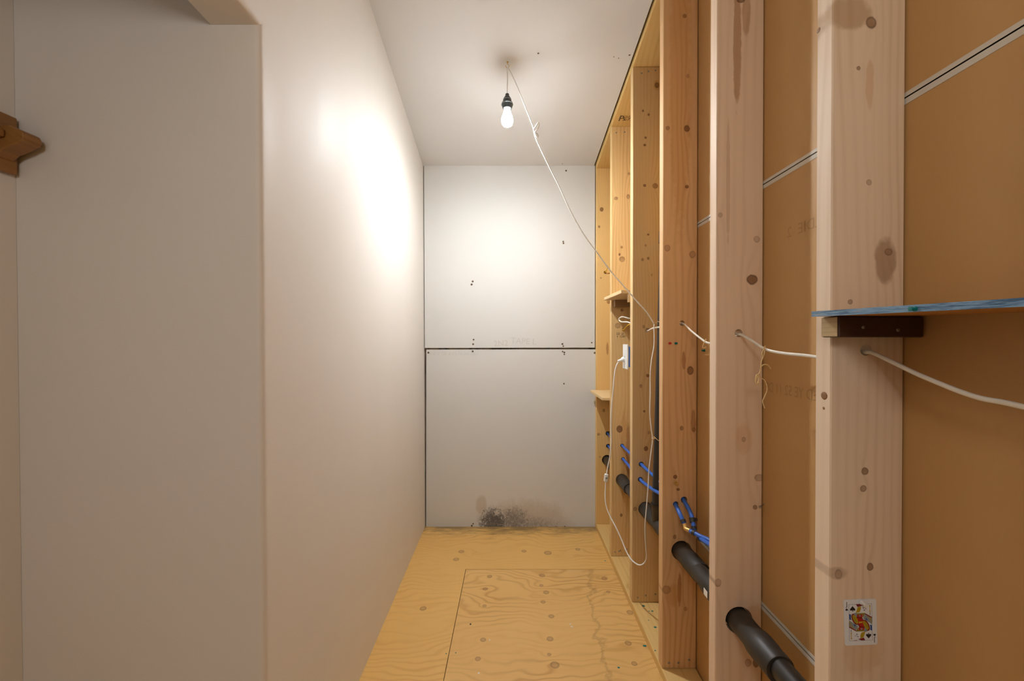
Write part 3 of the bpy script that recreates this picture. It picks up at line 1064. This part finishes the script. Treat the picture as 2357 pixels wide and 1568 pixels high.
for which, (k0, k1, k2, k3) in enumerate(((1, 1, 1, 1), (2, 2, 2, 2))):
    h0, h1, h2, h3 = HP[0][k0], HP[1][k1], HP[2][k2], HP[3][k3]
    if which == 0:
        end = on_y(1598.5, 1222, 1.46)
        midp = on_y(1591, 1185, 1.495)
        elbow = on_y(1603, 1234, 1.447)
        out = on_y(1646, 1262, 1.30)
        lab = 'blue plastic water tube with a clamp ring, back of the pair'
        group = None
    else:
        end = on_y(1575, 1206, 1.475)
        midp = on_y(1564, 1181, 1.505)
        elbow = on_y(1578, 1217, 1.462)
        out = on_y(1641, 1250, 1.37)
        lab = 'blue plastic water tube with plain brass elbow, front of the pair'
    w = empty('water_tube', h3)
    tag(w, lab, 'pipe')
    sag = Vector((0, 0, -0.012))
    path = [Vector((h0.x, 2.83, h0.z)), far(h0), h0, (h0 + far(h1)) / 2 + sag, far(h1, TH + .02), h1, h1 + Vector((0.004, -0.03, -0.004)), (h1 + far(h2)) / 2 + Vector((0.004, 0, -0.004)), far(h2, TH + .02), h2, h2 + Vector((0.003, -0.03, -0.003)), (h2 + far(h3)) / 2 + Vector((0.0, 0, -0.008)), far(h3, TH + .012), far(h3, 0.012), midp, end]
    link_mesh('tube', tube_bm(path, R_PEX, 14, per=6), PEX, w, True)
    dv = (end - midp).normalized()
    ring_at('crimp_ring', end - dv * 0.010, dv, 0.0102, 0.010, CRIMP, w)
    dout = (out - elbow).normalized()
    el = link_mesh('elbow', tube_bm([end - dv * 0.004, end + dv * 0.008, elbow, elbow + dout * 0.012, elbow + dout * 0.022], 0.0078, 14, per=6), BRASS, w, True)
    st0 = elbow + dout * 0.018
    link_mesh('tube', tube_bm([st0, st0 + dout * 0.03, (st0 + out) / 2, out, Vector((out.x + 0.004, 1.24, out.z - 0.004)), Vector((out.x + 0.004, 1.1835, out.z - 0.005))], R_PEX, 14, per=4), PEX, w, True)
    ring_at('crimp_ring', st0 + dout * 0.016, dout, 0.0102, 0.010, CRIMP, w)
    if which == 0:
        q = midp.lerp(end, 0.35)
        cr = ring_at('clamp_ring', q, dv, 0.0108, 0.017, CRIMP, w)
        link_mesh('clamp_ear', box_bm(q.x + 0.009, q.x + 0.019, q.y - 0.004, q.y + 0.004, q.z - 0.002, q.z + 0.009, 0.001), CRIMP, cr)

# ------------------------------------------------------------------ white house cable through the studs
cab = empty('electrical_cable', HP[5][0])
tag(cab, 'flat white house cable threaded through the studs and sagging in each bay', 'cable')
c6, c5, c4, c3 = HP[5][0], HP[4][0], HP[3][0], HP[2][0]
dz = Vector((0, 0, -0.004))
p_loop_end = on_y(1424.5, 735, 2.27)
path = [Vector((0.69, 0.30, HP[6][0].z + .004)), HP[6][0] + Vector((0, .02, 0)), on_x(2357, 937, 0.688), on_x(2240, 912, 0.690), on_x(2120, 865, 0.689), on_x(2055, 834, 0.686), c6 + dz + Vector((0.002, -0.012, -0.001)), c6 + dz, far(c6) + dz,
        on_y(1905, 823, 0.84), on_y(1850, 818, 0.92), on_y(1800, 813, 0.99), on_y(1762, 804, 1.045), on_y(1728, 783, 1.095), c5 + dz + Vector((0.003, -0.012, -0.002)), c5 + dz, far(c5) + dz,
        on_y(1645, 789, 1.29), on_y(1628, 789, 1.335), on_y(1615, 781, 1.38), on_y(1590, 761, 1.475), c4 + dz + Vector((0.002, -0.012, 0)), far(c4) + dz,
        on_y(1510, 754.5, 1.76), on_y(1500, 757, 1.86), c3 + dz + Vector((0.001, -0.01, 0)), far(c3) + dz + Vector((0, 0.005, 0)), on_y(1462, 737, 2.08), on_y(1446, 732.5, 2.14), on_y(1432, 729.5, 2.22), p_loop_end, on_y(1430, 741, 2.24), on_y(1446, 742, 2.14), Vector((0.655, 2.06, CAMZ + 0.06)), Vector((0.655, 2.02, CAMZ - 0.035))]
link_mesh('sheath', tube_bm(path, 0.0027, 12, flat=1.5, per=6, up=(1, 0, 0)), WHITE_PVC, cab, True)

yw = empty('yellow_cable', HP[1][0])
tag(yw, 'short yellow cable poking through the stud behind the outlet', 'cable')
y1 = HP[1][0]
y0 = HP[0][0]
path = [Vector((0.667, 2.018, CAMZ - 0.036)), Vector((0.668, 2.03, CAMZ + 0.03)), on_y(1452, 747.5, 2.14), on_y(1443, 751, 2.24), y1 + Vector((0, -0.012, -0.002)), far(y1), Vector((0.70, 2.46, y1.z + 0.06)), Vector((0.715, 2.58, (y0.z + y1.z) / 2)), Vector((0.69, 2.70, y0.z + 0.012)), y0 + Vector((0, -0.01, 0)), far(y0), Vector((y0.x, 2.828, y0.z))]
link_mesh('sheath', tube_bm(path, 0.0035, 10, per=6), YELLOW_PL, yw, True)

# ------------------------------------------------------------------ wall outlet in the blue box
out_ = empty('wall_outlet', (0.603, 2.02, CAMZ - 0.165))
tag(out_, 'white wall outlet plate on a blue box beside the stud', 'outlet')
zo0, zo1 = on_y(1443, 850, 2.01).z, on_y(1443, 793, 2.01).z
link_mesh('box', box_bm(0.6085, 0.672, 1.9795, 2.052, zo0 + 0.012, zo1 - 0.012, 0.003, 2), BLUE_BOX, out_)
pl = link_mesh('face_plate', box_bm(0.5985, 0.6080, 1.982, 2.060, zo0, zo1, 0.003, 2), WHITE_PL, out_)
zc = (zo0 + zo1) / 2
for dzz in (-0.022, 0.022):
    rc = link_mesh('receptacle', box_bm(0.5972, 0.5984, 2.004, 2.038, zc + dzz - 0.015, zc + dzz + 0.015, 0.0005), WHITE_PL, pl)
link_mesh('screw', lathe_bm([(0.003, 0), (0.002, 0.0012), (0, 0.0012)], (0.5984, 2.021, zc), (-1, 0, 0), 10), STEEL, pl, True)

# ------------------------------------------------------------------ bare bulb on its cord
HOOK = ceil_point(1168, 143)
hook = empty('ceiling_hook', HOOK)
tag(hook, 'small brass cup hook screwed into the ceiling above the bulb', 'hook')
hx = HOOK + Vector((0, 0, 0))
hk = [hx + Vector((0, 0, 0.002)), hx + Vector((0, 0, -0.010)), hx + Vector((0.006, 0, -0.014)), hx + Vector((0.009, 0, -0.021)), hx + Vector((0.005, 0, -0.028)), hx + Vector((-0.003, 0, -0.029)), hx + Vector((-0.008, 0, -0.024)), hx + Vector((-0.0085, 0, -0.017))]
link_mesh('wire', tube_bm(hk, 0.0014, 8, per=5), BRASS, hook, True)
link_mesh('collar', lathe_bm([(0.0055, 0), (0.0045, 0.0022), (0.0015, 0.003)], hx, (0, 0, -1), 14), BRASS, hook, True)

YL = HOOK.y
lamp = empty('pendant_bulb', on_y(1168, 292, YL))
tag(lamp, 'bare glowing bulb in a black socket hung from a long white cord', 'lamp')
s_top = on_y(1167.5, 217, YL)
bulb_bot = on_y(1167.5, 291, YL)
HS = s_top.z - on_y(1167.5, 251, YL).z
so_prof = [(0.0, 0.0), (0.0095, 0.0), (0.011, 0.010), (0.0145, 0.016), (0.0205, 0.026), (0.0215, 0.030), (0.0215, 0.034), (0.0200, 0.036), (0.0225, 0.040), (0.0290, 0.050), (0.0300, 0.054), (0.0300, 0.058), (0.0285, 0.060), (0.0270, 0.064), (0.0245, 0.074), (0.0225, 0.080), (0.0, 0.080)]
k = HS / 0.080
soc = auto_smooth(link_mesh('socket', lathe_bm([(r, h * k) for r, h in so_prof], s_top, (0, 0, -1), 32), SOCKET_M, lamp), 50)
auto_smooth(link_mesh('socket_ring', lathe_bm([(0.0296, 0.0545 * k), (0.0306, 0.0550 * k), (0.0306, 0.0572 * k), (0.0296, 0.0578 * k)], s_top, (0, 0, -1), 32), SOCKET_RING, soc), 40)
auto_smooth(link_mesh('socket_ring', lathe_bm([(0.0213, 0.030 * k), (0.0221, 0.0305 * k), (0.0221, 0.0335 * k), (0.0213, 0.034 * k)], s_top, (0, 0, -1), 32), SOCKET_RING, soc), 40)
gl = s_top.z - HS - bulb_bot.z
bp_ = [(0.0165, 0.0), (0.0175, 0.10), (0.0195, 0.20), (0.0235, 0.34), (0.0280, 0.48), (0.0300, 0.60), (0.0300, 0.70), (0.0278, 0.82), (0.0225, 0.915), (0.0130, 0.98), (0.0, 1.0)]
def m_bulb():
    n = NT('glowing_bulb')
    vec, x, y, z = n.coords()
    n.b.inputs['Base Color'].default_value = (0.9, 0.9, 0.9, 1)
    n.b.inputs['Roughness'].default_value = 0.4
    n.b.inputs['Emission Color'].default_value = (0.94, 0.975, 1.0, 1)
    g = n.n('ShaderNodeNewGeometry')
    sp = n.n('ShaderNodeSeparateXYZ')
    n.link(g.outputs['Normal'], sp.inputs[0])
    down = n.math('MAXIMUM', n.math('MULTIPLY', sp.outputs[2], -1.0), 0.0)
    e = n.math('MULTIPLY_ADD', n.math('POWER', down, 6.0), 1.0 - BULB_SIDE, BULB_SIDE)
    n.link(n.math('MULTIPLY', e, BULB_STRENGTH), n.b.inputs['Emission Strength'])
    return n.m


BULBM = m_bulb()
NECKM = plain('bulb_neck', (0.78, 0.80, 0.80), 0.4, emit=(0.93, 0.98, 1.0), strength=12.0)
bb = Vector((s_top.x, s_top.y, s_top.z - HS))
link_mesh('bulb_neck', lathe_bm([(r, h * gl) for r, h in bp_[:5]], bb, (0, 0, -1), 28), NECKM, lamp, True)
link_mesh('bulb', lathe_bm([(r, h * gl) for r, h in bp_[4:]], bb, (0, 0, -1), 28), BULBM, lamp, True)

TIE = Vector((0.655, YR - 0.012, on_y(1505, 745, YR).z))
H0 = HOOK + Vector((0.0, 0, -0.0265))


def lerpY(px):
    # y of the straight span from the hook to the tie at image column px
    u = (px - W_PX / 2) / F_PX
    dx, dy = TIE.x - H0.x, TIE.y - H0.y
    t = (u * H0.y - H0.x) / (dx - u * dy)
    return H0.y + dy * t


span = [on_y(a, b, lerpY(a)) for a, b in [(1182, 180), (1196, 213), (1212, 254), (1226, 290), (1233, 318), (1258, 372), (1287, 430), (1310, 480), (1340, 534), (1371, 577), (1404, 622), (1440, 664), (1466, 694), (1488, 718)]]
drop_pts = [(1505, 752, 1.755), (1506, 775, 1.752), (1505, 800, 1.752), (1500, 828, 1.752), (1497, 860, 1.752), (1497, 905, 1.752), (1496, 950, 1.752), (1499, 985, 1.75), (1502, 1010, 1.75), (1499, 1040, 1.755), (1494, 1080, 1.76), (1492, 1120, 1.765), (1488, 1170, 1.77), (1485, 1205, 1.775), (1485, 1235, 1.78), (1487, 1265, 1.79), (1488, 1283, 1.80), (1483, 1296, 1.82), (1473, 1301, 1.84), (1463, 1297, 1.87), (1452, 1287, 1.90), (1441, 1268, 1.935), (1430, 1241, 1.97), (1417, 1213, 2.00), (1405, 1190, 2.03), (1396, 1168, 2.05), (1393, 1145, 2.06), (1393.5, 1122, 2.065), (1395, 1101, 2.065), (1399, 1075, 2.06), (1404, 1050, 2.05), (1407, 1015, 2.045), (1406.5, 975, 2.04), (1408, 935, 2.035), (1412, 890, 2.03), (1415, 858, 2.03), (1420, 839, 2.03), (1427, 830, 2.03)]
cpath = [s_top + Vector((0, 0, -0.004)), s_top + Vector((0.0, 0, 0.02)), H0 + Vector((0.0, 0, -0.06)), H0 + Vector((-0.002, 0, -0.014)), H0 + Vector((0.003, 0, 0.0)), H0 + Vector((0.010, 0, -0.016))] + span + [TIE] + [on_y(*d) for d in drop_pts]
cord = link_mesh('cord', tube_bm(cpath, 0.0026, 10, flat=1.25, per=6, up=(1, 0, 0)), CORD_M, lamp, True)
# the slack loop knotted into the cord
kn = on_y(1229, 299, lerpY(1229))
lp = [kn + Vector(v) * 1.25 for v in ((-0.004, 0, 0.002), (0.006, -0.004, 0.010), (0.016, -0.006, 0.026), (0.020, -0.004, 0.016), (0.014, -0.004, 0.000), (0.004, -0.005, -0.010), (0.006, -0.005, -0.022), (0.013, -0.005, -0.034), (0.017, -0.004, -0.028), (0.013, -0.003, -0.018), (0.006, 0, -0.012))]
link_mesh('cord_loop', tube_bm(lp, 0.0026, 8, per=6), CORD_M, lamp, True)
sw = on_y(1395, 1100, 2.065)
bm = box_bm(-0.010, 0.010, -0.0085, 0.0085, -0.021, 0.021, 0.004, 2)
bmesh.ops.rotate(bm, verts=bm.verts, cent=(0, 0, 0), matrix=Matrix.Rotation(0.12, 3, 'Y'))
bmesh.ops.translate(bm, verts=bm.verts, vec=sw)
swo = link_mesh('inline_switch', bm, WHITE_PL, lamp)
link_mesh('switch_wheel', lathe_bm([(0.006, 0), (0.006, 0.002), (0, 0.002)], sw + Vector((0.0, -0.0085, 0.002)), (0, -1, 0), 12), SOCKET_RING, swo, True)
plug_p = Vector((0.5970, 2.03, on_y(1438, 827, 2.03).z))
lead = on_y(1427, 830, 2.03)
pdir = (lead - plug_p)
link_mesh('plug', lathe_bm([(0.0, 0), (0.0135, 0.0), (0.0145, 0.003), (0.0125, 0.010), (0.0085, 0.014), (0.0065, 0.024), (0.0055, 0.034), (0.0, 0.036)], plug_p, pdir, 18), WHITE_PL, lamp, True)

# ------------------------------------------------------------------ twine
def twine(name, label, strands):
    e = empty(name, strands[0][0])
    tag(e, label, 'twine', 'jute twine ties')
    for s in strands:
        link_mesh('strand', tube_bm(s, 0.0014, 6, per=6), TWINE, e, True)
    return e


def circle_tie(center, r, nrm, n=10):
    q = Vector((0, 0, 1)).rotation_difference(Vector(nrm).normalized())
    return [Vector(center) + q @ Vector((r * math.cos(2 * math.pi * k / n), r * math.sin(2 * math.pi * k / n), 0)) for k in range(n + 1)]


def around_pipe(P, zc):
    c = Vector((rb.x + dirv.x * (zc - rb.z), rb.y + dirv.y * (zc - rb.z), zc))
    a = []
    for k in range(15):
        ang = math.radians(150 + 20 * k)
        a.append(c + Vector((0.0305 * math.cos(ang), 0.0305 * math.sin(ang), 0.006 * math.sin(k))))
    return [P] + a + [P + Vector((0.001, 0.001, -0.003))]


twine('twine_tie', 'upper twine tie holding the lamp cord to the black riser pipe', [around_pipe(TIE + Vector((0.002, 0, 0)), TIE.z + 0.004), circle_tie(TIE, 0.0042, (0.1, 0, 1))])
p2 = on_y(1502, 1010, 1.75)
twine('twine_tie', 'lower twine tie holding the lamp cord to the black riser pipe', [around_pipe(p2 + Vector((0.002, 0, 0)), p2.z - 0.004), circle_tie(p2, 0.0042, (0.1, 0, 1))])
a = on_y(1624, 785, 1.352)
twine('twine_tie', 'short curled twine ends tied to the white cable above a teal pin', [circle_tie(a, 0.0062, (0.7, -0.7, -0.3)),
      [a, on_y(1620, 790, 1.345), on_y(1617.5, 799, 1.343), on_y(1620, 801, 1.342), on_y(1625, 799, 1.342)],
      [a, on_y(1630, 792, 1.335), on_y(1633, 802, 1.33), on_y(1633, 812, 1.33), on_y(1630, 817, 1.33), on_y(1623, 817, 1.33)]])
a = on_y(1760, 801, 1.048)
yy = 1.035
twine('twine_tie', 'long knotted twine dangling from the white cable past a stud edge', [circle_tie(a, 0.0062, (0.7, -0.7, -0.3)),
      [a, on_y(1757, 806, yy), on_y(1754, 814, yy), on_y(1756, 822, yy), on_y(1752, 835, yy), on_y(1751, 850, yy), on_y(1747, 861, yy), on_y(1741, 864, yy), on_y(1739, 878, yy), on_y(1743, 884, yy), on_y(1747, 874, yy), on_y(1745, 863, yy), on_y(1742, 872, yy), on_y(1740, 881, yy), on_y(1748, 884, yy)],
      [a, on_y(1760, 810, yy), on_y(1758, 818, yy), on_y(1753, 830, yy)],
      [on_y(1750, 848, yy), on_y(1757, 840, yy), on_y(1766, 840, yy), on_y(1772, 846, yy), on_y(1774, 850, yy)],
      [on_y(1746, 864, yy), on_y(1752, 870, yy), on_y(1760, 876, yy), on_y(1765, 888, yy), on_y(1765, 900, yy), on_y(1760, 913, yy), on_y(1755.5, 924, yy), on_y(1758, 934, yy), on_y(1760, 940, yy)]])

# ------------------------------------------------------------------ push pins and a nail
def push_pin(p, axis, mat, label, s=1.0):
    e = empty('push_pin', p)
    tag(e, label, 'push pin', 'push pins')
    ax = Vector(axis).normalized()
    prof = [(0.0, 0.0), (0.0052, 0.0), (0.0052, 0.0015), (0.0030, 0.0022), (0.0026, 0.0065), (0.0046, 0.0080), (0.0046, 0.0095), (0.0, 0.0100)]
    auto_smooth(link_mesh('grip', lathe_bm([(r * s, (h + 0.001) * s) for r, h in prof], p, ax, 14), mat, e), 50)
    link_mesh('point', lathe_bm([(0.0006, -0.006 * s), (0.0006, 0.0012 * s)], p, ax, 6), STEEL, e)
    return e


push_pin(on_y(1541, 790.5, STUD_Y[3]), (0, -1, 0), RED, 'red push pin in the stud below the cable hole')
push_pin(on_y(1555, 790.5, STUD_Y[3]), (0, -1, 0), TEAL, 'teal push pin right beside the red one')
push_pin(on_x(1622, 807, XP), (-1, -0.15, 0), TEAL, 'teal push pin in the brown paper below curled twine')
push_pin(on_y(1554.5, 1111, STUD_Y[3]), (0, -1, 0), BRASS, 'round brass push pin above the blue water tubes', 1.5)
push_pin(on_x(2107, 711, XF), (-1, 0, 0), TEAL, 'teal push pin in the blue shelf edge', 0.72)
nl = empty('nail', on_x(1757, 1161, XP))
tag(nl, 'thin steel nail sticking out of the brown paper', 'nail')
na = on_x(1757, 1161, XP)
link_mesh('shank', lathe_bm([(0.0012, -0.004), (0.0012, 0.026)], na + Vector((0, 0, 0)), (-0.72, -0.6, 0.0), 8), STEEL, nl, True)
link_mesh('head', lathe_bm([(0.0035, 0.026), (0.0035, 0.0275), (0, 0.0278)], na, (-0.72, -0.6, 0.0), 10), STEEL, nl)

# ------------------------------------------------------------------ playing card
CY = STUD_Y[5] - 0.0006
cc = on_y(1980.5, 1432.5, CY)
card = empty('playing_card', cc)
tag(card, 'jack of spades playing card pinned to the nearest stud', 'playing card')
tiltc = Matrix.Rotation(math.radians(-2.2), 4, 'Y')
CM = Matrix.Translation(cc) @ tiltc


def card_pt(cx, cy, d):
    """print coordinates (0.1 mm-ish source grid) to a point on the card"""
    x = (cx - 792) * 0.0000857
    y = (812 - (cy + (cx - 792) * 0.03)) * 0.0000847
    return CM @ Vector((x, -d, y))


CARDM = plain('card_stock', (0.74, 0.78, 0.82), 0.35)
cw, ch, cr_ = 0.0315, 0.0443, 0.0034
pts2 = []
for (sx_, sz_, a0) in ((1, 1, 0), (-1, 1, 90), (-1, -1, 180), (1, -1, 270)):
    for k in range(5):
        an = math.radians(a0 + 22.5 * k)
        pts2.append((sx_ * (cw - cr_) + cr_ * math.cos(an), sz_ * (ch - cr_) + cr_ * math.sin(an)))
bm = prism(pts2, 'y', -0.0003, 0.0003)
bmesh.ops.transform(bm, matrix=CM, verts=bm.verts)
link_mesh('card_body', bm, CARDM, card)
inks = {'black': plain('ink_black', (0.008, 0.008, 0.012), 0.4), 'red': plain('ink_red', (0.42, 0.012, 0.012), 0.4), 'darkred': plain('ink_crimson', (0.20, 0.008, 0.02), 0.4),
        'yellow': plain('ink_yellow', (0.42, 0.31, 0.01), 0.4), 'gold': plain('ink_gold', (0.55, 0.36, 0.04), 0.4), 'blue': plain('ink_blue', (0.0, 0.07, 0.30), 0.4), 'grey': plain('ink_grey_blue', (0.24, 0.29, 0.33), 0.4), 'line': plain('ink_line', (0.16, 0.18, 0.33), 0.4), 'olive': plain('ink_olive', (0.25, 0.21, 0.03), 0.4)}


def ell(cx, cy, rx, ry, n=14, rot=0.0):
    o = []
    for k in range(n):
        a_ = 2 * math.pi * k / n
        x, y = rx * math.cos(a_), ry * math.sin(a_)
        o.append((cx + x * math.cos(rot) - y * math.sin(rot), cy + x * math.sin(rot) + y * math.cos(rot)))
    return o


def spade(cx, cy, s):
    o = [(0, -1.05), (0.22, -0.72), (0.62, -0.28), (0.92, 0.10), (0.96, 0.42), (0.74, 0.66), (0.42, 0.66), (0.14, 0.48), (0.12, 0.70), (0.26, 1.0), (-0.26, 1.0), (-0.12, 0.70), (-0.14, 0.48), (-0.42, 0.66), (-0.74, 0.66), (-0.96, 0.42), (-0.92, 0.10), (-0.62, -0.28), (-0.22, -0.72)]
    return [(cx + x * s, cy + y * s) for x, y in o]


design = [   # (ink, layer, polygon) for the upper half; the lower half is its half-turn
    ('blue', 1, [(543, 622), (582, 634), (576, 715), (588, 760), (543, 748)]),
    ('darkred', 1, ell(672, 742, 72, 138, 18, -0.42)),
    ('yellow', 2, ell(676, 745, 46, 112, 18, -0.46)),
    ('olive', 3, ell(668, 745, 8, 90, 10, -0.46)),
    ('darkred', 1, [(880, 605), (910, 612), (1050, 690), (1050, 718), (905, 640)]),
    ('grey', 1, [(895, 640), (1050, 715), (1050, 862), (958, 800), (850, 725)]),
    ('yellow', 2, [(935, 650), (955, 660), (1045, 800), (1045, 838)]),
    ('yellow', 2, [(985, 680), (1046, 722), (1046, 760)]),
    ('blue', 2, [(905, 730), (925, 715), (950, 765), (915, 760)]),
    ('olive', 2, [(700, 605), (905, 600), (885, 650), (855, 700), (838, 690), (850, 640), (700, 645)]),
    ('red', 3, [(712, 642), (846, 632), (832, 708), (716, 692)]),
    ('red', 3, [(716, 700), (830, 715), (850, 770), (840, 812), (748, 812), (730, 760)]),
    ('black', 4, [(716, 692), (830, 706), (862, 770), (850, 772), (822, 718), (716, 704)]),
    ('gold', 5, [(754, 796), (836, 790), (836, 812), (754, 812)]),
    ('grey', 4, [(640, 605), (712, 590), (712, 690), (690, 690), (655, 640)]),
    ('yellow', 2, [(735, 468), (808, 444), (806, 520), (775, 582), (690, 596), (712, 540)]),
    ('darkred', 3, [(700, 398), (776, 394), (862, 428), (800, 444), (732, 462)]),
    ('darkred', 3, [(880, 392), (950, 388), (940, 402), (890, 402)]),
    ('line', 2, [(845, 470), (880, 480), (885, 500), (850, 490)]),
    ('line', 2, [(870, 520), (900, 525), (890, 555), (868, 545)]),
    ('line', 2, [(905, 490), (930, 500), (915, 520)]),
    ('gold', 2, [(995, 424), (1026, 422), (1018, 470), (1018, 530), (1026, 576), (995, 578), (1003, 530), (1003, 470)]),
    ('grey', 2, [(1000, 586), (1020, 586), (1018, 650), (1002, 645)]),
    ('black', 4, spade(622, 503, 62)),
    ('black', 4, spade(488, 521, 32)),
    ('line', 1, [(538, 402), (1056, 384), (1056, 390), (538, 408)]),
    ('line', 1, [(536, 402), (543, 402), (543, 812), (536, 812)]),
    ('line', 1, [(1050, 384), (1057, 384), (1057, 812), (1050, 812)]),
]
by = {}
for ink, lay, poly in design:
    by.setdefault(ink, []).append((lay, poly))
    by[ink].append((lay, [(1584 - x, 1624 - y) for x, y in poly]))
red_dots = [ell(776, 664, 22, 20, 8)]
by.setdefault('grey', []).extend([(6, red_dots[0]), (6, [(1584 - x, 1624 - y) for x, y in red_dots[0]])])
for ink, lst in by.items():
    for lay, poly in lst:
        bm = bmesh.new()
        bm.faces.new([bm.verts.new(card_pt(x, y, 0.00034 + 0.00002 * lay)) for x, y in poly])
        link_mesh('card_print', bm, inks[ink], card)
for (cx, cy, rot) in ((494, 402, 0.0), (1584 - 494, 1624 - 402, math.pi)):
    p = card_pt(cx, cy, 0.0004)
    M = Matrix.Translation(p) @ Matrix.Rotation(rot, 4, 'Y') @ tiltc @ faceY
    text_mesh('corner_letter', 'J', 0.0125, inks['black'], M, card, False, 0.95)
CLEAR = plain('clear_white_plastic', (0.80, 0.82, 0.82), 0.2)
push_pin(card_pt(820, 345, 0.0004), (0.12, -1, -0.10), CLEAR, 'clear white push pin through the top of the playing card', 0.9)

# ------------------------------------------------------------------ wooden rack at the far left
YK = 0.905
rack = empty('coat_rack', on_y(5, 340, YK))
tag(rack, 'brown varnished wooden rack on the wall at the left edge', 'rack')
zt_, zb_ = on_y(0, 272, 0.93).z, on_y(0, 404, 0.93).z
link_mesh('back_board', box_bm(ALX + 0.004, ALX + 0.017, 0.45, 0.932, zb_, zt_, 0.003, 2), RACK_M, rack)
arm_px = [(-12, 285), (18, 297), (42, 296), (72, 309), (76, 317), (76, 330), (52, 342), (26, 352), (8, 366), (-14, 366)]
ap = [on_y(a, b, YK) for a, b in arm_px]
link_mesh('bracket', prism([(p.x, p.z) for p in ap], 'y', YK - 0.018, YK + 0.018, 0.003, 2), RACK_M, rack)
# front rail running along the rack towards the viewer
ra = on_y(38, 317, YK)
bm = box_bm(ra.x - 0.030, ra.x, 0.45, YK - 0.0185, ra.z - 0.010, ra.z + 0.010, 0.005, 2)
link_mesh('front_rail', bm, RACK_M, rack)
